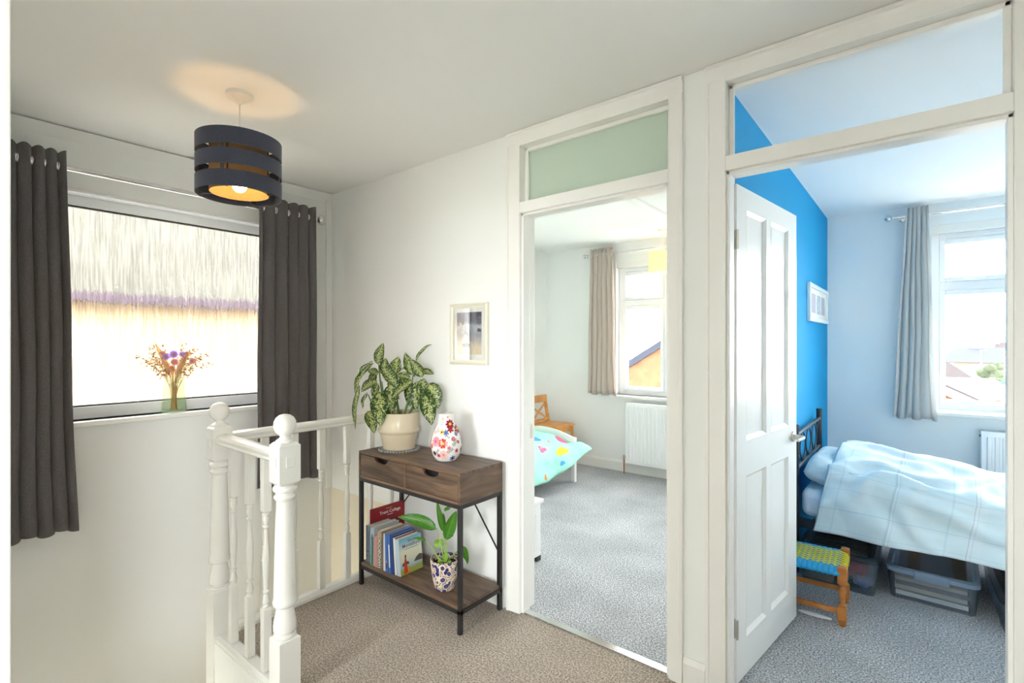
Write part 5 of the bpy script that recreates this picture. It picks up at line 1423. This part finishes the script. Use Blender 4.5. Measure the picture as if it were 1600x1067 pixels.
lump('fabric_bundle', 'crumpled dark green cloth in the box behind the stool', (-0.325, 3.37, 0.042), (0.035, 0.06, 0.03), 'toy_green', 'cloth', 3)
lump('fabric_bundle', 'crumpled red cloth at the bottom of the right-hand box', (0.37, 3.33, 0.035), (0.05, 0.06, 0.025), 'toy_red', 'cloth', 6)
lump('fabric_bundle', 'crumpled beige cloth in the right-hand box', (0.41, 3.38, 0.09), (0.06, 0.07, 0.03), 'folder_cream', 'cloth', 7)

# ------------------------------------------------------------------ woven stool
st = thing('stool', 'small turned-wood stool with woven blue and yellow cord seat', 'stool', (-0.43, 2.975, 0), 0.05)
sx_, sy_ = 0.135, 0.132
def sleg():
    m = MB(); s = 0.0185
    def sq(z0, z1, c=0.004):
        pr = [(s - c, z0), (s, z0 + c), (s, z1 - c), (s - c, z1)]
        vs = [(a * r, b * r, z) for r, z in pr for a, b in ((-1, -1), (1, -1), (1, 1), (-1, 1))]
        m.add(vs, [(i * 4 + q, i * 4 + (q + 1) % 4, i * 4 + 4 + (q + 1) % 4, i * 4 + 4 + q) for i in range(3) for q in range(4)] + [(3, 2, 1, 0), (12, 13, 14, 15)])
    sq(0.198, 0.285, 0.006); sq(0.03, 0.095, 0.004)
    m.lathe([(0.016, 0.20), (0.0175, 0.196), (0.011, 0.190), (0.010, 0.182), (0.013, 0.165), (0.0145, 0.150), (0.012, 0.128), (0.0095, 0.108), (0.010, 0.104), (0.017, 0.100), (0.016, 0.094)], (0, 0, 0), 18)
    m.lathe([(0.013, 0.0), (0.015, 0.004), (0.018, 0.026), (0.018, 0.032)], (0, 0, 0), 18)
    return m
l0 = sleg().build('leg', 'turned_wood', st, smooth=30, loc=(sx_, -sy_, 0))
for a, b in ((sx_, sy_), (-sx_, -sy_), (-sx_, sy_)): copyob(l0, st, (a, b, 0))
for s in (-1, 1):
    MB().box(-sx_, sx_, s * sy_ - 0.007, s * sy_ + 0.007, 0.055, 0.078).build('stretcher', 'turned_wood', st, bevel=0.002)
    MB().box(s * sx_ - 0.007, s * sx_ + 0.007, -sy_, sy_, 0.075, 0.098).build('stretcher', 'turned_wood', st, bevel=0.002)
    MB().tube([(-sx_, s * sy_, 0.250), (sx_, s * sy_, 0.250)], 0.012, 10).build('seat_rail', 'turned_wood', st)
    MB().tube([(s * sx_, -sy_, 0.250), (s * sx_, sy_, 0.250)], 0.012, 10).build('seat_rail', 'turned_wood', st)
# blue warp wrapped front to back, yellow weft woven over and under it
nb = 11
for i in range(nb):
    xw = -sx_ + 0.022 + (2 * sx_ - 0.044) * i / (nb - 1)
    pts = [(xw, -sy_ - 0.012, 0.238)] + [(xw, (sy_ + 0.014) * math.cos(PI - PI * q / 10 * 1.0) if False else 0, 0) for q in range(0)]
    prof = [(-sy_ - 0.002, 0.234), (-sy_ - 0.017, 0.240), (-sy_ - 0.019, 0.252), (-sy_ - 0.010, 0.265), (-sy_ + 0.01, 0.268), (0, 0.266), (sy_ - 0.01, 0.268), (sy_ + 0.010, 0.265), (sy_ + 0.019, 0.252), (sy_ + 0.017, 0.240), (sy_ + 0.002, 0.234)]
    w = (2 * sx_ - 0.044) / (nb - 1) * 0.49
    m = MB(); vs = []; fs = []
    for (yy, zz) in prof:
        for d, dz in ((-w, -0.0025), (-w * .5, 0), (w * .5, 0), (w, -0.0025)): vs.append((xw + d, yy, zz + dz))
    for a in range(len(prof) - 1):
        for q in range(3): fs.append((a * 4 + q, a * 4 + q + 1, a * 4 + 4 + q + 1, a * 4 + 4 + q))
    m.add(vs, fs).build('blue_strand', 'plain_blue_cord', st, smooth='all', solid=0.004)
nw = 15
for j in range(nw):
    yw = -sy_ + 0.032 + (2 * sy_ - 0.064) * j / (nw - 1)
    pts = [(-sx_ - 0.004, yw, 0.236), (-sx_ - 0.018, yw, 0.248), (-sx_ - 0.012, yw, 0.264)]
    for i in range(nb):
        xw = -sx_ + 0.022 + (2 * sx_ - 0.044) * i / (nb - 1)
        over = (i + j) % 2 == 0
        pts.append((xw, yw, 0.2735 if over else 0.2635))
    pts += [(sx_ + 0.012, yw, 0.264), (sx_ + 0.018, yw, 0.248), (sx_ + 0.004, yw, 0.236)]
    w = 0.0052; m = MB(); vs = []; fs = []
    for p in pts:
        for d in (-w, 0, w): vs.append((p[0], p[1] + d, p[2] + (0.001 if d == 0 else 0)))
    for a in range(len(pts) - 1):
        for q in range(2): fs.append((a * 3 + q, a * 3 + q + 1, a * 3 + 4 + q, a * 3 + 3 + q))
    m.add(vs, fs).build('yellow_strand', 'yellow_cord', st, solid=0.002)

# thin white plastic blade on the carpet
m = MB()
def wedge(u, v):
    x = -0.07 + 0.14 * u; w = 0.016 * math.sin(PI * min(1, 0.06 + 0.9 * u)) + 0.006
    return (x, (v - .5) * 2 * w + 0.02 * u * u, 0.004 + 0.004 * math.sin(PI * v) + 0.004 * math.sin(PI * u))
m.grid(wedge, 12, 6)
tag(m.build('plastic_blade', 'upvc_white', None, smooth='all', solid=0.003, loc=(-0.405, 2.862, 0.0), rot=(0, 0, -0.12)), 'thin white plastic piece lying on grey carpet by the stool', 'plastic piece')

# ------------------------------------------------------------------ outdoors
GZ = -2.8
pmat('pale_ground', (176, 176, 164), 0.95, var=(0.15, (190, 188, 178)), spec=0.05)  # ground colour lightened to bounce daylight up onto the ceilings
pmat('slate_roof', (42, 44, 52), 0.8, spec=0.03, bump=(3, 0.3, 0.1)); pmat('brown_roof', (44, 40, 40), 0.8, spec=0.03); pmat('pale_render', (96, 93, 89), 0.9, spec=0.03)
pmat('tan_brick', (98, 72, 54), 0.9, spec=0.03, var=(6, (88, 63, 46))); pmat('window_dark', (90, 96, 106), 0.2); pmat('out_white', (222, 222, 222), 0.6)
pmat('far_brick', (84, 71, 63), 0.9, spec=0.03); pmat('flat_roof', (200, 200, 200), 0.8, spec=0.03); pmat('blue_grey_door', (42, 50, 58), 0.8, spec=0.05); pmat('hedge_green', (42, 47, 36), 0.9, spec=0.03, var=(3, (55, 60, 48))); pmat('hedge_teal', (36, 58, 54), 0.9, spec=0.03, var=(3, (48, 70, 62)))
pmat('neighbour_wall', (112, 95, 76), 0.9, spec=0.03, var=(1.2, (126, 112, 93))); pmat('neighbour_roof', (51, 49, 44), 0.9, spec=0.03, var=(2, (58, 56, 50))); pmat('gutter_dark', (56, 48, 52), 0.7, spec=0.03); pmat('pole_white', (214, 214, 210), 0.6)
S(MB().box(-250, 250, -120, 300, GZ - 0.3, GZ).build('ground', 'pale_ground'), 'pale ground far below the windows', 'ground')
# neighbour beside the landing window
nb_ = thing('house', 'neighbouring house blurred behind the frosted landing window', 'house', (-9.5, 0, GZ))
MB().box(-2.5, 2.85, -9, 8, 0, 1.84 - GZ).build('wall', 'neighbour_wall', nb_)
MB().prism([(3.0, 1.86 - GZ), (-0.5, 4.9 - GZ), (-4.0, 1.86 - GZ), (-4.0, 1.78 - GZ), (-0.5, 4.78 - GZ), (3.0, 1.80 - GZ)], 'y', -9.4, 8.4).build('roof', 'neighbour_roof', nb_)
MB().box(2.95, 3.08, -9.4, 8.4, 1.76 - GZ, 1.86 - GZ).build('gutter', 'gutter_dark', nb_)
wn = MB().box(2.84, 2.88, -1.4, 0.9, 1.10 - GZ, 1.50 - GZ).build('window', 'out_white', nb_)
MB().box(2.85, 2.89, -1.3, 0.8, 1.16 - GZ, 1.44 - GZ).build('pane', 'pole_white', wn)
def house(label, x0, x1, y0, y1, ez, rz_, wall, roof, hip=0.0, wins=(), axis='x', chim=(), name='bungalow'):
    """ridge along x (axis 'x') or y; hip = run of the hip ends"""
    cx_, cy_ = (x0 + x1) / 2, (y0 + y1) / 2; a, b = (x1 - x0) / 2, (y1 - y0) / 2
    t = thing(name, label, 'house', (cx_, cy_, GZ)); e, r = ez - GZ, rz_ - GZ; o = 0.35
    MB().box(-a, a, -b, b, 0, e).build('wall', wall, t)
    if axis == 'x':
        vs = [(-a - o, -b - o, e), (a + o, -b - o, e), (a + o, b + o, e), (-a - o, b + o, e), (-a - o + hip, 0, r), (a + o - hip, 0, r)]
        fs = [(0, 1, 5, 4), (1, 2, 5), (2, 3, 4, 5), (3, 0, 4), (3, 2, 1, 0)]
    else:
        vs = [(-a - o, -b - o, e), (a + o, -b - o, e), (a + o, b + o, e), (-a - o, b + o, e), (0, -b - o + hip, r), (0, b + o - hip, r)]
        fs = [(0, 1, 4), (1, 2, 5, 4), (2, 3, 5), (3, 0, 4, 5), (3, 2, 1, 0)]
    rf = MB().add(vs, fs).build('roof', roof, t)
    for (wx0, wx1, wz0_, wz1_) in wins:
        f = MB().box(wx0 - cx_, wx1 - cx_, -b - 0.05, -b + 0.02, wz0_ - GZ, wz1_ - GZ).build('window', 'out_white', t)
        n = max(1, int((wx1 - wx0) / 0.55)); s = (wx1 - wx0) / n
        for q in range(n):
            MB().box(wx0 - cx_ + s * q + 0.08, wx0 - cx_ + s * (q + 1) - 0.08, -b - 0.07, -b - 0.04, wz0_ - GZ + 0.1, wz1_ - GZ - 0.1).build('pane', 'window_dark', f)
    for (qx, qy) in chim:
        MB().box(qx - cx_ - 0.4, qx - cx_ + 0.4, qy - cy_ - 0.3, qy - cy_ + 0.3, r - 0.8, r + 0.8).box(qx - cx_ - 0.15, qx - cx_ + 0.15, qy - cy_ - 0.15, qy - cy_ + 0.15, r + 0.8, r + 1.2).build('chimney', 'pale_render', rf)
    return t
house('far slate-roofed bungalow with white windows beyond the shrub', 1.2, 14.5, 90, 99, -1.2, 0.72, 'far_brick', 'slate_roof', 3.5, ((2.6, 3.5, -2.0, -1.35), (5.2, 6.9, -2.2, -1.4), (9.5, 11.2, -2.2, -1.4)), chim=((6.0, 94.5),))
house('far brown-roofed house right of the slate bungalow', 9.8, 20, 118, 127, -0.6, 1.5, 'pale_render', 'brown_roof', 1.0, ((11.5, 13.2, -1.8, -0.9),), chim=((10.4, 122), (12.6, 122)))
house('distant grey-roofed house at the left of the blue room view', -9, 3.4, 125, 134, -0.4, 1.2, 'pale_render', 'slate_roof', 2.0, ((1.0, 2.4, -1.6, -0.8),), chim=((-1, 129),))
house('dark tiled hipped roof left in the blue room view', -8.0, 2.45, 40, 49, -1.02, 3.0, 'tan_brick', 'brown_roof', 4.9, ((0.2, 1.4, -2.2, -1.3),), name='house')
hg = house('orange brick gabled house with grey bargeboard outside the small-bed room window', -6.55, -1.85, 12.0, 19, 0.10, 1.72, 'tan_brick', 'slate_roof', 0.0, (), 'y', name='house')
# gable infill and bargeboards of the brick house
MB().prism([(-2.62, 0), (2.62, 0), (2.62, 0.1 - GZ), (0, 1.66 - GZ), (-2.62, 0.1 - GZ)], 'y', -3.875, -3.856).build('gable_wall', 'tan_brick', hg)
for s_ in (-1, 1):
    MB().obox((s_ * 2.72, -3.92, 0.04 - GZ), (0, -3.92, 1.70 - GZ), 0.05, 0.15, (0, 0, 1)).build('bargeboard', 'slate_roof', hg)
sh = thing('shed', 'near gabled outhouse with white bargeboard, low left in the blue room view', 'shed', (-0.05, 13, GZ))
MB().prism([(-0.75, 0), (0.75, 0), (0.75, 0.25 - GZ), (0, 0.64 - GZ), (-0.75, 0.25 - GZ)], 'y', 0, 4).build('brick_wall', 'tan_brick', sh)
MB().prism([(0, 0.78 - GZ), (1.05, 0.21 - GZ), (1.05, 0.15 - GZ), (0, 0.70 - GZ), (-1.05, 0.15 - GZ), (-1.05, 0.21 - GZ)], 'y', -0.2, 4.2).build('roof', 'brown_roof', sh)
for s in (-1, 1):
    MB().obox((s * 1.04, -0.23, 0.10 - GZ), (0, -0.23, 0.66 - GZ), 0.05, 0.13, (0, 0, 1)).build('bargeboard', 'out_white', sh)
ga = thing('garage', 'flat white-roofed garage low in the blue room view', 'garage', (3.3, 22, GZ))
MB().box(-2.8, 2.8, -1.6, 2.0, 0, -0.30 - GZ).build('wall', 'tan_brick', ga)
MB().box(-3.0, 3.0, -2.0, 2.2, -0.30 - GZ, -0.10 - GZ).build('roof_slab', 'flat_roof', ga)
MB().box(-2.4, -1.85 + .2, -1.66, -1.6, 0.1, -0.32 - GZ).build('door', 'blue_grey_door', ga)
MB().box(-1.0, 0.6, -1.66, -1.6, 0.1, -0.32 - GZ).build('door', 'blue_grey_door', ga)
g2 = thing('garage', 'further flat-roofed garage with grey edge behind the white-roofed garage', 'garage', (-0.6, 28.1, GZ))
MB().box(-3.0, 2.85, -1.1, 1.2, 0, -0.36 - GZ).build('wall', 'pale_render', g2)
MB().box(-3.2, 3.0, -1.38, 1.4, -0.36 - GZ, -0.28 - GZ).build('roof_edge', 'blue_grey_door', g2)
MB().box(-3.2, 3.0, -1.4, 1.4, -0.28 - GZ, -0.174 - GZ).build('roof_slab', 'flat_roof', g2)
def shrub(label, c, r, mt_, sd, n=14):
    t = thing('shrub', label, 'shrub', (c[0], c[1], GZ)); rs = random.Random(sd); h = c[2] - GZ
    m = MB()
    for q in range(n):
        a = rs.uniform(0, 6.28); d = rs.uniform(0, 0.62) * r; zz = rs.uniform(0.30, 0.78) * h
        cc = Vector((d * math.cos(a), d * math.sin(a), zz)); rr = r * rs.uniform(.3, .5)
        def fn(u, v):
            p = Vector((math.sin(PI * v) * math.cos(2 * PI * u), math.sin(PI * v) * math.sin(2 * PI * u), -math.cos(PI * v)))
            return cc + p * rr * (1 + .35 * noise.noise(p * 3.1 + cc * 3))
        m.grid(fn, 12, 8)
    m.build('foliage', mt_, t, smooth='all', weld=True)
    MB().tube([(0, 0, 0), (0.03, 0, h * .5)], [0.08, 0.05], 7).build('trunk', 'brown_roof', t)
shrub('pale green rounded shrub in front of the slate bungalow', (4.75, 60, -0.15), 1.0, 'hedge_green', 1, 22)
shrub('small bright green shrub right of centre in the garden beyond', (4.3, 50, -0.9), 0.9, 'hedge_green', 2)
shrub('dark teal clipped shrub at the right of the blue room view', (3.85, 40, -0.55), 0.75, 'hedge_teal', 3)
shrub('low green shrub beside the brick gable', (-5.75, 10.9, 0.38), 0.5, 'hedge_green', 4)
for q, (px_, py_) in enumerate(((5.9, 86), (8.05, 86))):
    tg = thing('lamp_post', ('white pole before the slate bungalow roof, left of two', 'white pole before the slate bungalow roof, right of two')[q], 'pole', (px_, py_, GZ), group='white poles outside')
    MB().tube([(0, 0, 0), (0, 0, 0.45 - GZ)], 0.07, 8).build('pole', 'pole_white', tg)
    MB().obox((0, 0, 0.40 - GZ), (0.5, 0, 0.45 - GZ), 0.08, 0.06).build('arm', 'pole_white', tg)
